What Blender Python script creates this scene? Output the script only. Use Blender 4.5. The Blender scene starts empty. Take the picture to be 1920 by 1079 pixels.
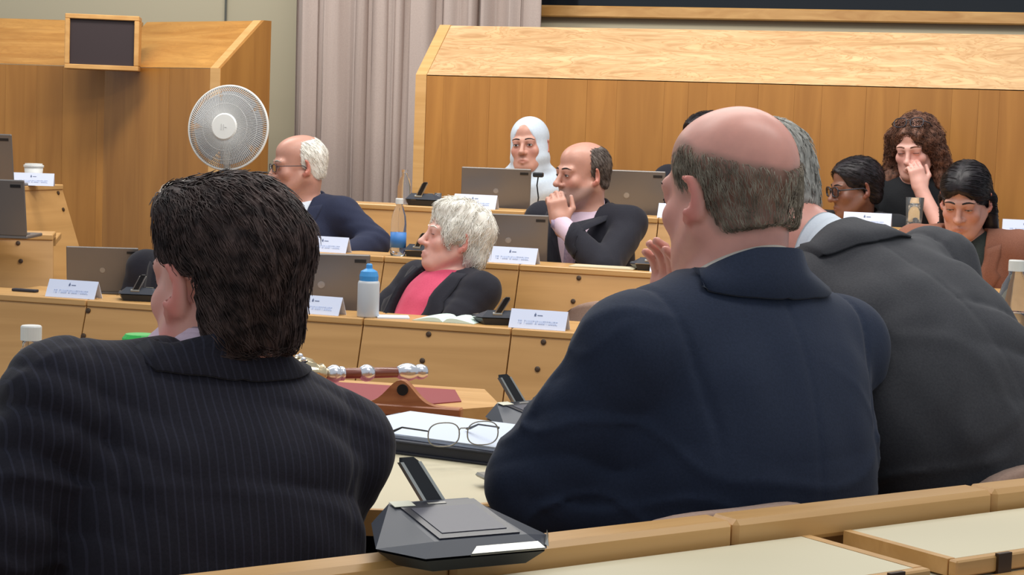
import bpy, bmesh, math, random
import numpy as np
from mathutils import Vector, Matrix

rng = np.random.default_rng(7)
random.seed(7)
scn = bpy.context.scene
COL = scn.collection
PI = math.pi

# ------------------------------------------------------------------ camera
FPX = 3500.0
PITCH = math.atan(290 / FPX)
ROLL = 0.0365
CAM = np.array([0.0, 0.0, 1.37])
_F = np.array([0, math.cos(PITCH), -math.sin(PITCH)])
_u0 = np.array([0, math.sin(PITCH), math.cos(PITCH)])
_r0 = np.array([1.0, 0, 0])
_R = math.cos(ROLL) * _r0 + math.sin(ROLL) * _u0
_U = -math.sin(ROLL) * _r0 + math.cos(ROLL) * _u0
cd = bpy.data.cameras.new('camera')
cam = bpy.data.objects.new('camera', cd)
COL.objects.link(cam)
cd.sensor_width = 36
cd.lens = FPX / 1920 * 36
cd.clip_start = 0.05
cam.matrix_world = Matrix(((_R[0], _U[0], -_F[0], CAM[0]), (_R[1], _U[1], -_F[1], CAM[1]),
                           (_R[2], _U[2], -_F[2], CAM[2]), (0, 0, 0, 1)))
scn.camera = cam


def W(x, y, d):
    """world point seen at photo pixel (x, y) at distance d along the view axis"""
    return CAM + (_F + _R * (x - 960) / FPX + _U * (539.5 - y) / FPX) * d


def Wz(x, y, z):
    """world point at photo pixel (x, y) on the horizontal plane of height z"""
    r = _F + _R * (x - 960) / FPX + _U * (539.5 - y) / FPX
    return CAM + r * ((z - CAM[2]) / r[2])


# ------------------------------------------------------------------ light and exposure
world = bpy.data.worlds.new('world')
scn.world = world
world.use_nodes = True
world.node_tree.nodes['Background'].inputs[0].default_value = (0.86, 0.93, 1.0, 1)
world.node_tree.nodes['Background'].inputs[1].default_value = 0.55
scn.view_settings.view_transform = 'Standard'
scn.view_settings.look = 'None'
scn.view_settings.exposure = 0.0
scn.view_settings.gamma = 1.0
scn.view_settings.use_curve_mapping = False


def area(name, loc, sx, sy, power, col=(1, 0.96, 0.9), target=None):
    l = bpy.data.lights.new(name, 'AREA')
    l.shape = 'RECTANGLE'
    l.size, l.size_y, l.energy, l.color = sx, sy, power, col
    o = bpy.data.objects.new(name, l)
    o.location = loc
    if target is not None:
        o.rotation_euler = (Vector(target) - Vector(loc)).to_track_quat('-Z', 'Y').to_euler()
    COL.objects.link(o)
    return o


# rows of ceiling luminaires of the chamber (all above the frame), plus two added fills
area('ceiling_and_fill_light', (0.6, 6.4, 3.55), 3.2, 0.5, 70)
area('ceiling_and_fill_light', (-0.6, 4.4, 3.75), 3.2, 0.5, 62)
area('ceiling_and_fill_light', (1.2, 2.6, 3.75), 2.4, 0.5, 34)
area('ceiling_and_fill_light', (-2.2, 7.9, 3.45), 1.8, 0.5, 40)
area('ceiling_and_fill_light', (0.9, 7.4, 3.25), 3.0, 0.3, 30, target=(0.9, 9.6, 1.4))  # added fill, aimed at curtain and back wall to brighten them
area('ceiling_and_fill_light', (-1.6, 8.2, 3.4), 1.6, 0.3, 26, target=(-1.2, 10.4, 1.6))  # second added fill, brightens the wall around its corner

# ------------------------------------------------------------------ materials
MATS = {}


def srgb(r, g, b):
    f = lambda c: (c / 255 / 12.92) if c / 255 <= 0.04045 else ((c / 255 + 0.055) / 1.055) ** 2.4
    return (f(r), f(g), f(b), 1)


def new_mat(name):
    m = bpy.data.materials.new(name)
    m.use_nodes = True
    MATS[name] = m
    nt = m.node_tree
    return m, nt, nt.nodes['Principled BSDF']


def plain(name, col, rough=0.5, metal=0.0, spec=0.5, trans=0.0, ior=1.45, emit=None, alpha=1.0, coat=0.0, sheen=0.0):
    m, nt, b = new_mat(name)
    b.inputs['Base Color'].default_value = col
    b.inputs['Roughness'].default_value = rough
    b.inputs['Metallic'].default_value = metal
    b.inputs['Specular IOR Level'].default_value = spec
    b.inputs['Transmission Weight'].default_value = trans
    b.inputs['IOR'].default_value = ior
    b.inputs['Alpha'].default_value = alpha
    b.inputs['Coat Weight'].default_value = coat
    b.inputs['Sheen Weight'].default_value = sheen
    if emit:
        b.inputs['Emission Color'].default_value = col
        b.inputs['Emission Strength'].default_value = emit
    return m


def N(nt, t, **kw):
    n = nt.nodes.new(t)
    for k, v in kw.items():
        setattr(n, k, v)
    return n


def wood(name, c1, c2, scale=(1.2, 14, 14), rough=0.38, vary=0.12, distort=1.2, figure=0.0, coat=0.15):
    """veneer: fine noise stretched along the grain, tone differing from piece to piece"""
    m, nt, b = new_mat(name)
    tc = N(nt, 'ShaderNodeTexCoord')
    oi = N(nt, 'ShaderNodeObjectInfo')
    mp = N(nt, 'ShaderNodeMapping')
    mp.inputs['Scale'].default_value = scale
    ad = N(nt, 'ShaderNodeVectorMath', operation='MULTIPLY_ADD')
    ad.inputs[1].default_value = (7.3, 5.1, 3.7)
    nt.links.new(oi.outputs['Random'], ad.inputs[0])
    nt.links.new(tc.outputs['Object'], mp.inputs['Vector'])
    nt.links.new(mp.outputs['Vector'], ad.inputs[2])
    n1 = N(nt, 'ShaderNodeTexNoise')
    n1.inputs['Scale'].default_value = 1.6
    n1.inputs['Detail'].default_value = 7
    n1.inputs['Distortion'].default_value = distort
    nt.links.new(ad.outputs[0], n1.inputs['Vector'])
    rp = N(nt, 'ShaderNodeValToRGB')
    rp.color_ramp.elements[0].position = 0.3
    rp.color_ramp.elements[1].position = 0.72
    rp.color_ramp.elements[0].color = c1
    rp.color_ramp.elements[1].color = c2
    nt.links.new(n1.outputs['Fac'], rp.inputs['Fac'])
    out = rp.outputs['Color']
    if figure:
        n2 = N(nt, 'ShaderNodeTexNoise')
        n2.inputs['Scale'].default_value = 2.4
        n2.inputs['Detail'].default_value = 4
        n2.inputs['Distortion'].default_value = 3.6
        mp2 = N(nt, 'ShaderNodeMapping')
        mp2.inputs['Scale'].default_value = (0.9, 4.2, 4.2)
        nt.links.new(tc.outputs['Object'], mp2.inputs['Vector'])
        nt.links.new(mp2.outputs['Vector'], n2.inputs['Vector'])
        r2 = N(nt, 'ShaderNodeValToRGB')
        e = r2.color_ramp.elements
        e[0].position, e[0].color = 0.34, (0.72, 0.62, 0.50, 1)
        e[1].position, e[1].color = 0.68, (1.16, 1.14, 1.10, 1)
        k = e.new(0.5); k.color = (1, 0.98, 0.95, 1)
        k = e.new(0.54); k.color = (0.74, 0.63, 0.50, 1)
        k = e.new(0.58); k.color = (1.05, 1.0, 0.95, 1)
        nt.links.new(n2.outputs['Fac'], r2.inputs['Fac'])
        mx = N(nt, 'ShaderNodeMix', data_type='RGBA', blend_type='MULTIPLY')
        mx.inputs[0].default_value = figure
        nt.links.new(out, mx.inputs[6]); nt.links.new(r2.outputs['Color'], mx.inputs[7])
        out = mx.outputs[2]
    hs = N(nt, 'ShaderNodeHueSaturation')
    mr = N(nt, 'ShaderNodeMapRange')
    mr.inputs[3].default_value = 1 - vary
    mr.inputs[4].default_value = 1 + vary
    nt.links.new(oi.outputs['Random'], mr.inputs[0])
    nt.links.new(mr.outputs[0], hs.inputs['Value'])
    nt.links.new(out, hs.inputs['Color'])
    nt.links.new(hs.outputs['Color'], b.inputs['Base Color'])
    b.inputs['Roughness'].default_value = rough
    b.inputs['Coat Weight'].default_value = coat
    b.inputs['Coat Roughness'].default_value = 0.3
    return m


def fabric(name, c1, c2, scale=220, rough=0.85, sheen=0.08, stripe=None, bump=0.12, wr=0.0):
    m, nt, b = new_mat(name)
    tc = N(nt, 'ShaderNodeTexCoord')
    n1 = N(nt, 'ShaderNodeTexNoise')
    n1.inputs['Scale'].default_value = scale
    n1.inputs['Detail'].default_value = 3
    nt.links.new(tc.outputs['Object'], n1.inputs['Vector'])
    mx = N(nt, 'ShaderNodeMix', data_type='RGBA')
    mx.inputs[6].default_value = c1
    mx.inputs[7].default_value = c2
    nt.links.new(n1.outputs['Fac'], mx.inputs[0])
    out = mx.outputs[2]
    if stripe:
        sc, scol, amt = stripe
        sp = N(nt, 'ShaderNodeSeparateXYZ')
        nt.links.new(tc.outputs['Object'], sp.inputs[0])
        ml = N(nt, 'ShaderNodeMath', operation='MULTIPLY'); ml.inputs[1].default_value = sc
        nt.links.new(sp.outputs['X'], ml.inputs[0])
        fr = N(nt, 'ShaderNodeMath', operation='FRACT')
        nt.links.new(ml.outputs[0], fr.inputs[0])
        lt = N(nt, 'ShaderNodeMath', operation='LESS_THAN'); lt.inputs[1].default_value = 0.2
        nt.links.new(fr.outputs[0], lt.inputs[0])
        am = N(nt, 'ShaderNodeMath', operation='MULTIPLY'); am.inputs[1].default_value = amt
        nt.links.new(lt.outputs[0], am.inputs[0])
        m2 = N(nt, 'ShaderNodeMix', data_type='RGBA')
        nt.links.new(am.outputs[0], m2.inputs[0])
        nt.links.new(out, m2.inputs[6])
        m2.inputs[7].default_value = scol
        out = m2.outputs[2]
    nt.links.new(out, b.inputs['Base Color'])
    b.inputs['Roughness'].default_value = rough
    b.inputs['Sheen Weight'].default_value = sheen
    b.inputs['Sheen Roughness'].default_value = 0.4
    b.inputs['Specular IOR Level'].default_value = 0.25
    bp = N(nt, 'ShaderNodeBump')
    bp.inputs['Strength'].default_value = bump
    bp.inputs['Distance'].default_value = 0.002
    nt.links.new(n1.outputs['Fac'], bp.inputs['Height'])
    nt.links.new(bp.outputs['Normal'], b.inputs['Normal'])
    return m


def skin_mat():
    m, nt, b = new_mat('skin')
    at = N(nt, 'ShaderNodeVertexColor', layer_name='tone')
    tc = N(nt, 'ShaderNodeTexCoord')
    n1 = N(nt, 'ShaderNodeTexNoise')
    n1.inputs['Scale'].default_value = 38
    n1.inputs['Detail'].default_value = 5
    nt.links.new(tc.outputs['Object'], n1.inputs['Vector'])
    mr = N(nt, 'ShaderNodeMapRange')
    mr.inputs[3].default_value = 0.86
    mr.inputs[4].default_value = 1.14
    nt.links.new(n1.outputs['Fac'], mr.inputs[0])
    mx = N(nt, 'ShaderNodeMix', data_type='RGBA', blend_type='MULTIPLY')
    mx.inputs[0].default_value = 1
    nt.links.new(at.outputs['Color'], mx.inputs[6])
    nt.links.new(mr.outputs[0], mx.inputs[7])
    nt.links.new(mx.outputs[2], b.inputs['Base Color'])
    b.inputs['Roughness'].default_value = 0.40
    b.inputs['Specular IOR Level'].default_value = 0.5
    b.inputs['Subsurface Weight'].default_value = 0.12
    b.inputs['Subsurface Radius'].default_value = (0.012, 0.004, 0.002)
    b.inputs['Subsurface Scale'].default_value = 0.5
    return m


def vcol_mat(name, rough=0.3):
    m, nt, b = new_mat(name)
    at = N(nt, 'ShaderNodeVertexColor', layer_name='tone')
    nt.links.new(at.outputs['Color'], b.inputs['Base Color'])
    b.inputs['Roughness'].default_value = rough
    return m


def hair_mat(name, c1, c2, rough=0.5):
    m, nt, b = new_mat(name)
    tc = N(nt, 'ShaderNodeTexCoord')
    n1 = N(nt, 'ShaderNodeTexNoise')
    n1.inputs['Scale'].default_value = 60
    n1.inputs['Detail'].default_value = 4
    nt.links.new(tc.outputs['Object'], n1.inputs['Vector'])
    rp = N(nt, 'ShaderNodeValToRGB')
    rp.color_ramp.elements[0].position = 0.35
    rp.color_ramp.elements[1].position = 0.68
    rp.color_ramp.elements[0].color = c1
    rp.color_ramp.elements[1].color = c2
    nt.links.new(n1.outputs['Fac'], rp.inputs['Fac'])
    nt.links.new(rp.outputs['Color'], b.inputs['Base Color'])
    b.inputs['Roughness'].default_value = rough
    b.inputs['Specular IOR Level'].default_value = 0.25
    return m


skin_mat()
vcol_mat('eye', 0.15)
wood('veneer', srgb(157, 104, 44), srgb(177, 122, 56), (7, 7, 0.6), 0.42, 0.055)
wood('veneer_desk', srgb(184, 137, 78), srgb(202, 154, 94), (0.8, 9, 9), 0.4, 0.03)
wood('veneer_rail', srgb(198, 150, 88), srgb(218, 172, 112), (0.8, 14, 14), 0.35, 0.04)
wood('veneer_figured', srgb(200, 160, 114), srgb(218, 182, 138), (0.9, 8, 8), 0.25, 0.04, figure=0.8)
wood('veneer_slope', srgb(176, 120, 52), srgb(206, 152, 80), (0.9, 8, 8), 0.3, 0.04, figure=0.35)
wood('frame_wood', srgb(186, 134, 72), srgb(212, 164, 100), (3, 12, 12), 0.4, 0.03)
wood('stand_wood', srgb(150, 84, 48), srgb(196, 128, 84), (2, 16, 16), 0.3, 0.03, coat=0.4)
wood('staff_wood', srgb(112, 58, 44), srgb(150, 84, 66), (2, 20, 20), 0.25, 0.02, coat=0.5)
plain('tablet_white', srgb(212, 202, 172), 0.5)
plain('black_plastic', srgb(34, 36, 40), 0.38)
plain('charcoal_plastic', srgb(66, 70, 80), 0.42)
plain('bezel', srgb(40, 40, 50), 0.3)
plain('screen_grey', srgb(72, 72, 86), 0.35)
plain('silver', srgb(186, 186, 180), 0.28, metal=0.85)
plain('grey_metal', srgb(150, 148, 142), 0.38, metal=0.5)
plain('sticker', srgb(226, 224, 204), 0.6)
plain('card_white', srgb(214, 222, 244), 0.6)
plain('card_ink', srgb(178, 194, 228), 0.6)
plain('card_emblem', srgb(96, 108, 140), 0.6)
plain('paper', srgb(216, 226, 242), 0.7)
plain('paper_green', srgb(206, 226, 216), 0.7)
plain('folder_black', srgb(40, 42, 54), 0.5)
plain('laptop_grey', srgb(120, 116, 114), 0.36, metal=0.35)
plain('laptop_mark', srgb(150, 150, 152), 0.25, metal=0.4)
plain('bolt', srgb(64, 42, 20), 0.5)
plain('dark_gap', srgb(30, 22, 18), 0.8)
plain('screen_dark', srgb(52, 40, 42), 0.55)
plain('white_plastic', srgb(226, 226, 222), 0.4)
plain('fan_wire', srgb(196, 196, 194), 0.45)
plain('fan_blade', srgb(176, 178, 182), 0.4)
plain('blue_plastic', srgb(70, 150, 214), 0.35)
plain('blue_label', srgb(66, 128, 200), 0.45)
plain('navy_label', srgb(34, 48, 74), 0.45)
plain('green_plastic', srgb(52, 190, 84), 0.35)
plain('frosted', srgb(206, 210, 214), 0.4, trans=0.15)
plain('pet', (0.93, 0.96, 1.0, 1), 0.06, trans=0.95, ior=1.15)
plain('water', (0.93, 0.97, 1.0, 1), 0.02, trans=1.0, ior=1.2)
plain('lens', (0.98, 0.98, 1.0, 1), 0.03, trans=1.0, ior=1.05)
plain('gold_silver', srgb(214, 196, 160), 0.25, metal=0.9)
plain('bright_silver', srgb(226, 228, 236), 0.2, metal=0.85)
plain('red_leather', srgb(142, 62, 66), 0.6)
plain('wall_paint', srgb(186, 177, 152), 0.9)
plain('ceiling_paint', srgb(226, 224, 216), 0.9)
plain('glass_dark', srgb(26, 30, 36), 0.08)
plain('cable_grey', srgb(92, 94, 88), 0.6)
plain('red_thing', srgb(150, 40, 52), 0.6)
fabric('carpet', srgb(62, 58, 66), srgb(84, 78, 86), 300)
fabric('curtain', srgb(172, 156, 148), srgb(190, 174, 166), 160, bump=0.2)
fabric('upholstery', srgb(150, 122, 108), srgb(178, 150, 134), 260)
fabric('suit_pin', srgb(27, 26, 34), srgb(42, 41, 52), 300, stripe=(92, srgb(76, 78, 98), 0.2))
fabric('suit_navy', srgb(30, 38, 55), srgb(43, 52, 73), 320)
fabric('suit_charcoal', srgb(48, 49, 54), srgb(70, 70, 74), 320)
fabric('suit_black', srgb(27, 27, 35), srgb(40, 40, 50), 300)
fabric('suit_blue', srgb(32, 36, 56), srgb(46, 52, 76), 300)
fabric('suit_brown', srgb(122, 78, 62), srgb(156, 106, 86), 300)
fabric('knit_dark', srgb(24, 26, 30), srgb(36, 38, 42), 200)
fabric('scarf_green', srgb(46, 54, 54), srgb(64, 72, 70), 200)
fabric('shirt_white', srgb(212, 222, 234), srgb(226, 232, 240), 300)
fabric('shirt_pink', srgb(214, 188, 206), srgb(228, 204, 220), 300)
fabric('shirt_coral', srgb(206, 76, 106), srgb(222, 92, 122), 200)
fabric('shirt_cream', srgb(220, 208, 194), srgb(232, 222, 208), 300)
fabric('tie_lilac', srgb(120, 100, 130), srgb(196, 180, 204), 90)
fabric('hijab_white', srgb(188, 200, 214), srgb(208, 218, 228), 120, bump=0.25)
hair_mat('hair_brown', srgb(42, 32, 31), srgb(98, 79, 74), 0.58)
hair_mat('hair_grey', srgb(116, 104, 90), srgb(176, 166, 148), 0.6)
hair_mat('hair_silver', srgb(130, 128, 122), srgb(186, 184, 176), 0.55)
hair_mat('hair_white', srgb(222, 218, 208), srgb(246, 243, 236), 0.6)
hair_mat('hair_black', srgb(20, 17, 20), srgb(44, 38, 42), 0.38)
hair_mat('hair_auburn', srgb(66, 44, 36), srgb(136, 96, 78), 0.5)
hair_mat('hair_pepper', srgb(74, 64, 60), srgb(118, 108, 102), 0.55)


# ------------------------------------------------------------------ object helpers
def tag(o, label=None, cat=None, group=None, kind=None):
    if label: o['label'] = label
    if cat: o['category'] = cat
    if group: o['group'] = group
    if kind: o['kind'] = kind
    return o


def empty(name, loc, rz=0.0):
    o = bpy.data.objects.new(name, None)
    o.empty_display_size = 0.05
    COL.objects.link(o)
    o.location = [float(v) for v in loc]
    o.rotation_euler = (0, 0, rz)
    return o


def obj(name, vf, mat, parent=None, smooth=False, loc=None, rz=0.0):
    v, f = vf
    me = bpy.data.meshes.new(name)
    me.from_pydata([tuple(map(float, p)) for p in v], [], [tuple(int(i) for i in q) for q in f])
    me.materials.append(MATS[mat])
    if smooth:
        me.shade_smooth()
    me.update()
    o = bpy.data.objects.new(name, me)
    COL.objects.link(o)
    if parent is not None:
        o.parent = parent
    if loc is not None:
        o.location = [float(c) for c in loc]
        o.rotation_euler = (0, 0, rz)
    return o


def obj_np(name, v, quads, mat, parent=None, col=None):
    """fast path for large smooth meshes; quads as an (n,4) or (n,3) int array"""
    me = bpy.data.meshes.new(name)
    n = len(v); m = len(quads); w = quads.shape[1]
    me.vertices.add(n); me.loops.add(m * w); me.polygons.add(m)
    me.vertices.foreach_set('co', np.ascontiguousarray(v, np.float32).ravel())
    me.loops.foreach_set('vertex_index', np.ascontiguousarray(quads, np.int32).ravel())
    me.polygons.foreach_set('loop_start', np.arange(0, m * w, w, dtype=np.int32))
    me.polygons.foreach_set('use_smooth', np.ones(m, bool))
    me.update(calc_edges=True)
    if col is not None:
        a = me.color_attributes.new('tone', 'FLOAT_COLOR', 'POINT')
        c4 = np.ones((n, 4), np.float32); c4[:, :3] = col
        a.data.foreach_set('color', c4.ravel())
    me.materials.append(MATS[mat])
    o = bpy.data.objects.new(name, me)
    COL.objects.link(o)
    if parent is not None:
        o.parent = parent
    return o


def copy_tree(o, parent=None):
    c = o.copy()
    COL.objects.link(c)
    c.parent = parent
    for ch in list(o.children):
        copy_tree(ch, c)
    return c


def merge(*parts):
    V, F, k = [], [], 0
    for v, f in parts:
        V += [tuple(p) for p in v]
        F += [tuple(i + k for i in q) for q in f]
        k += len(v)
    return V, F


def xf(vf, loc=(0, 0, 0), rz=0.0, M=None):
    v, f = vf
    R = Matrix.Rotation(rz, 4, 'Z') if M is None else M
    return [tuple(Vector(loc) + (R @ Vector(p))) for p in v], f


def box(x0, x1, y0, y1, z0, z1, b=0.0):
    """box with optional small chamfer"""
    if b <= 0:
        v = [(x, y, z) for z in (z0, z1) for y in (y0, y1) for x in (x0, x1)]
        f = [(0, 2, 3, 1), (4, 5, 7, 6), (0, 1, 5, 4), (2, 6, 7, 3), (0, 4, 6, 2), (1, 3, 7, 5)]
        return v, f
    pts = []
    for z, zi in ((z0, b), (z1, -b)):
        for y, yi in ((y0, b), (y1, -b)):
            for x, xi in ((x0, b), (x1, -b)):
                pts += [(x, y + yi, z + zi), (x + xi, y, z + zi), (x + xi, y + yi, z)]
    return hull(pts)


def hull(pts):
    bm = bmesh.new()
    for p in pts:
        bm.verts.new([float(c) for c in p])
    r = bmesh.ops.convex_hull(bm, input=bm.verts)
    dead = [g for g in r['geom_interior'] if isinstance(g, bmesh.types.BMVert)]
    if dead:
        bmesh.ops.delete(bm, geom=dead, context='VERTS')
    bmesh.ops.dissolve_limit(bm, angle_limit=0.01, verts=bm.verts, edges=bm.edges)
    bm.verts.index_update()
    v = [tuple(x.co) for x in bm.verts]
    f = [tuple(x.index for x in q.verts) for q in bm.faces]
    bm.free()
    return v, f


def prism(poly, axis, a, b):
    """extrude a 2D polygon: axis 'x' poly=(y,z), 'y' poly=(x,z), 'z' poly=(x,y)"""
    n = len(poly)
    def P(p, t):
        return (t, p[0], p[1]) if axis == 'x' else (p[0], t, p[1]) if axis == 'y' else (p[0], p[1], t)
    v = [P(p, a) for p in poly] + [P(p, b) for p in poly]
    f = [tuple(range(n - 1, -1, -1)), tuple(range(n, 2 * n))]
    f += [(i, (i + 1) % n, (i + 1) % n + n, i + n) for i in range(n)]
    return v, f


def lathe(prof, n=24, cap=True):
    """prof: list of (r, z)"""
    v, f = [], []
    for r, z in prof:
        for i in range(n):
            a = 2 * PI * i / n
            v.append((r * math.cos(a), r * math.sin(a), z))
    m = len(prof)
    for j in range(m - 1):
        for i in range(n):
            k = (i + 1) % n
            f.append((j * n + i, j * n + k, (j + 1) * n + k, (j + 1) * n + i))
    if cap:
        f.append(tuple(range(n - 1, -1, -1)))
        f.append(tuple((m - 1) * n + i for i in range(n)))
    return v, f


def tube(pts, r, n=6, flat=None, close=False):
    """tube along a polyline; r a number or a list"""
    pts = [Vector([float(c) for c in p]) for p in pts]
    m = len(pts)
    rr = r if hasattr(r, '__len__') else [r] * m
    v, f = [], []
    prev = None
    for i, p in enumerate(pts):
        if close:
            t = pts[(i + 1) % m] - pts[i - 1]
        else:
            t = pts[min(i + 1, m - 1)] - pts[max(i - 1, 0)]
        t.normalize()
        if prev is None:
            ref = Vector((0, 0, 1)) if abs(t.z) < 0.9 else Vector((1, 0, 0))
            a = t.cross(ref).normalized()
        else:
            a = (prev - t * prev.dot(t)).normalized()
        prev = a
        b = t.cross(a)
        for k in range(n):
            w = 2 * PI * k / n
            v.append(tuple(p + (a * math.cos(w) + b * math.sin(w)) * rr[i]))
    for i in range(m if close else m - 1):
        j = (i + 1) % m
        for k in range(n):
            l = (k + 1) % n
            f.append((i * n + k, i * n + l, j * n + l, j * n + k))
    if not close:
        f.append(tuple(range(n - 1, -1, -1)))
        f.append(tuple((m - 1) * n + k for k in range(n)))
    return v, f


def sphere(c, r, n=12, m=8):
    r = r if hasattr(r, '__len__') else (r, r, r)
    v, f = [(c[0], c[1], c[2] + r[2])], []
    for j in range(1, m):
        t = PI * j / m
        for i in range(n):
            a = 2 * PI * i / n
            v.append((c[0] + r[0] * math.sin(t) * math.cos(a), c[1] + r[1] * math.sin(t) * math.sin(a), c[2] + r[2] * math.cos(t)))
    v.append((c[0], c[1], c[2] - r[2]))
    for i in range(n):
        f.append((0, 1 + i, 1 + (i + 1) % n))
        f.append((len(v) - 1, 1 + (m - 2) * n + (i + 1) % n, 1 + (m - 2) * n + i))
    for j in range(m - 2):
        for i in range(n):
            k = (i + 1) % n
            f.append((1 + j * n + i, 1 + (j + 1) * n + i, 1 + (j + 1) * n + k, 1 + j * n + k))
    return v, f

# ------------------------------------------------------------------ the setting
def ST(o):
    o['kind'] = 'structure'
    return o


UA = math.radians(-17.0)                       # direction of the far rows and their wall
ux, uy = math.cos(UA), math.sin(UA)

ST(obj('floor', box(-7, 7, -1.5, 12, -0.12, 0.0), 'carpet'))

# back wall in two planes that meet at a corner behind the panelled partitions
cx, cy = W(424, 30, 10.4)[:2]
wl = ST(obj('wall_left', box(-5.0, 0, 0, 0.12, 0, 4.2), 'wall_paint', loc=(cx, cy, 0), rz=math.radians(-6)))
wb = ST(obj('wall_back', merge(box(0, 6.5, 0, 0.12, 0, 2.03), box(0, 1.60, 0, 0.12, 2.03, 4.2), box(1.60, 6.5, 0, 0.12, 3.35, 4.2)),
            'wall_paint', loc=(cx, cy, 0), rz=UA))
ST(obj('trim_1', tube([(cx + 0.0, cy - 0.02, 1.6), (cx + 0.0, cy - 0.02, 4.2)], 0.006, 6), 'cable_grey'))
win = ST(obj('window_1', box(1.60, 6.5, 0.05, 0.07, 2.03, 3.35), 'glass_dark', loc=(cx, cy, 0), rz=UA))
obj('window_sill', box(1.56, 6.5, -0.06, 0.12, 1.985, 2.045, 0.006), 'frame_wood', win)
obj('window_frame', merge(box(1.60, 1.66, 0.0, 0.1, 2.045, 3.35), box(6.44, 6.5, 0.0, 0.1, 2.045, 3.35),
                          box(1.60, 6.5, 0.0, 0.1, 3.29, 3.35)), 'frame_wood', win)

# ------------------------------------------------------------------ curtain
def curtain():
    n, L = 260, 1.36
    s = np.linspace(0, 1, n)
    ph = s * 2 * PI * 11 + 1.3 * np.sin(s * 17) + 0.8 * np.sin(s * 41 + 1)
    amp = 0.045 * (0.75 + 0.35 * np.sin(s * 23 + 2))
    rows = [(0.02, 1.0), (1.2, 1.0), (2.2, 0.95), (3.3, 0.8)]
    v, f = [], []
    for z, g in rows:
        wob = 0.012 * np.sin(s * 60 + z * 2.0)
        y = amp * g * np.sign(np.sin(ph)) * np.abs(np.sin(ph)) ** 0.7 + 0.012 * np.sin(3.1 * ph + z) + wob * 0.4
        x = s * L + 0.012 * np.sin(ph * 2 + z * .5)
        v += [(x[i], y[i], z) for i in range(n)]
    m = len(rows)
    for j in range(m - 1):
        f += [(j * n + i, j * n + i + 1, (j + 1) * n + i + 1, (j + 1) * n + i) for i in range(n - 1)]
    k = len(v)
    v += [(p[0], p[1] + 0.004, p[2]) for p in v]
    f += [tuple(i + k for i in reversed(q)) for q in f]
    return v, f


c0 = W(546, 200, 9.95)
c1 = W(940, 30, 9.62)
root = empty('curtain', (c0[0], c0[1], 0), math.atan2(c1[1] - c0[1], c1[0] - c0[0]))
tag(root, 'long mauve-beige pleated curtain hanging beside the panelled partition', 'curtain')
obj('drape', curtain(), 'curtain', root, smooth=True)
obj('curtain_rail', tube([(-0.1, 0, 3.34), (1.5, 0, 3.34)], 0.018, 10), 'grey_metal', root)


# ------------------------------------------------------------------ panelled partitions behind the top row
def boards(root, x0, x1, zt, widths, mat='veneer', y0=0.0):
    x = x0; i = 0
    while x < x1 - 0.02:
        w = min(widths[i % len(widths)], x1 - x)
        d = 0.0004 * ((i * 7) % 3)
        obj('board', box(x + 0.0003, x + w - 0.0003, y0 - d, y0 + 0.024, 0.0, zt), mat, root)
        x += w; i += 1


def slope(root, x0, x1, zt, mat, rise=0.245, run=0.275):
    t = 0.02
    obj('sloped_top', prism([(0, zt), (run, zt + rise), (run + t, zt + rise), (run + t, zt), (t, zt - 0.0)], 'x', x0, x1), mat, root)


pb = W(780, 141, 8.7)
root = empty('panelled_partition', (pb[0], pb[1], 0), math.radians(-20.0))
tag(root, 'long wooden panelled partition with bright figured sloping top behind the back row', 'partition')
ZB = 1.625
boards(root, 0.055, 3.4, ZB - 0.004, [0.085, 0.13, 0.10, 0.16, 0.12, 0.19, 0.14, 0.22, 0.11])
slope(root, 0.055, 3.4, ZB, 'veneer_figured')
obj('end_trim', merge(box(0, 0.054, -0.003, 0.022, 0, ZB), prism([(-0.003, ZB), (0.272, ZB + 0.248), (0.30, ZB + 0.248), (0.30, ZB - .01), (0.02, ZB - .01)], 'x', 0, 0.054)), 'veneer_rail', root)
obj('end_panel', box(0.0, 0.02, 0.022, 0.30, 0, ZB - .01), 'veneer', root)
obj('back_panel', box(0.0, 3.4, 0.295, 0.315, 0, ZB + 0.24), 'veneer', root)

lc = W(195, 125, 9.6)
root = empty('panelled_partition', (lc[0], lc[1], 0), math.radians(-38.0))
tag(root, 'short wing of wooden partition with slanted end beside the white fan', 'partition')
boards(root, 0.0, 0.80, 1.629, [0.17, 0.12, 0.21, 0.15])
obj('sloped_top', prism([(0, 1.632), (0.28, 1.88), (0.30, 1.88), (0.30, 1.64), (0.02, 1.632)], 'x', 0.0, 0.80), 'veneer_slope', root)
obj('end_trim', merge(box(0.80, 0.87, -0.003, 0.022, 0, 1.632), prism([(-0.003, 1.632), (0.277, 1.882), (0.302, 1.882), (0.302, 1.62), (0.02, 1.62)], 'x', 0.80, 0.855)), 'veneer_rail', root)
obj('end_panel', prism([(0.0, 0), (0.0, 1.632), (0.28, 1.882), (0.33, 1.882), (0.33, 0)], 'x', 0.856, 0.874), 'veneer', root)

root = empty('panelled_partition', (lc[0], lc[1], 0), math.radians(-8.0) )
tag(root, 'frontal wing of wooden partition behind the framed dark screen', 'partition')
boards(root, -1.6, -0.004, 1.629, [0.14, 0.2, 0.11, 0.17])
obj('sloped_top', prism([(0, 1.632), (0.28, 1.88), (0.30, 1.88), (0.30, 1.64), (0.02, 1.632)], 'x', -1.6, 0.10), 'veneer_slope', root)

obj('corner_post', box(-0.03, 0.03, -0.004, 0.05, 0, 1.66), 'veneer', root)
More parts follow.
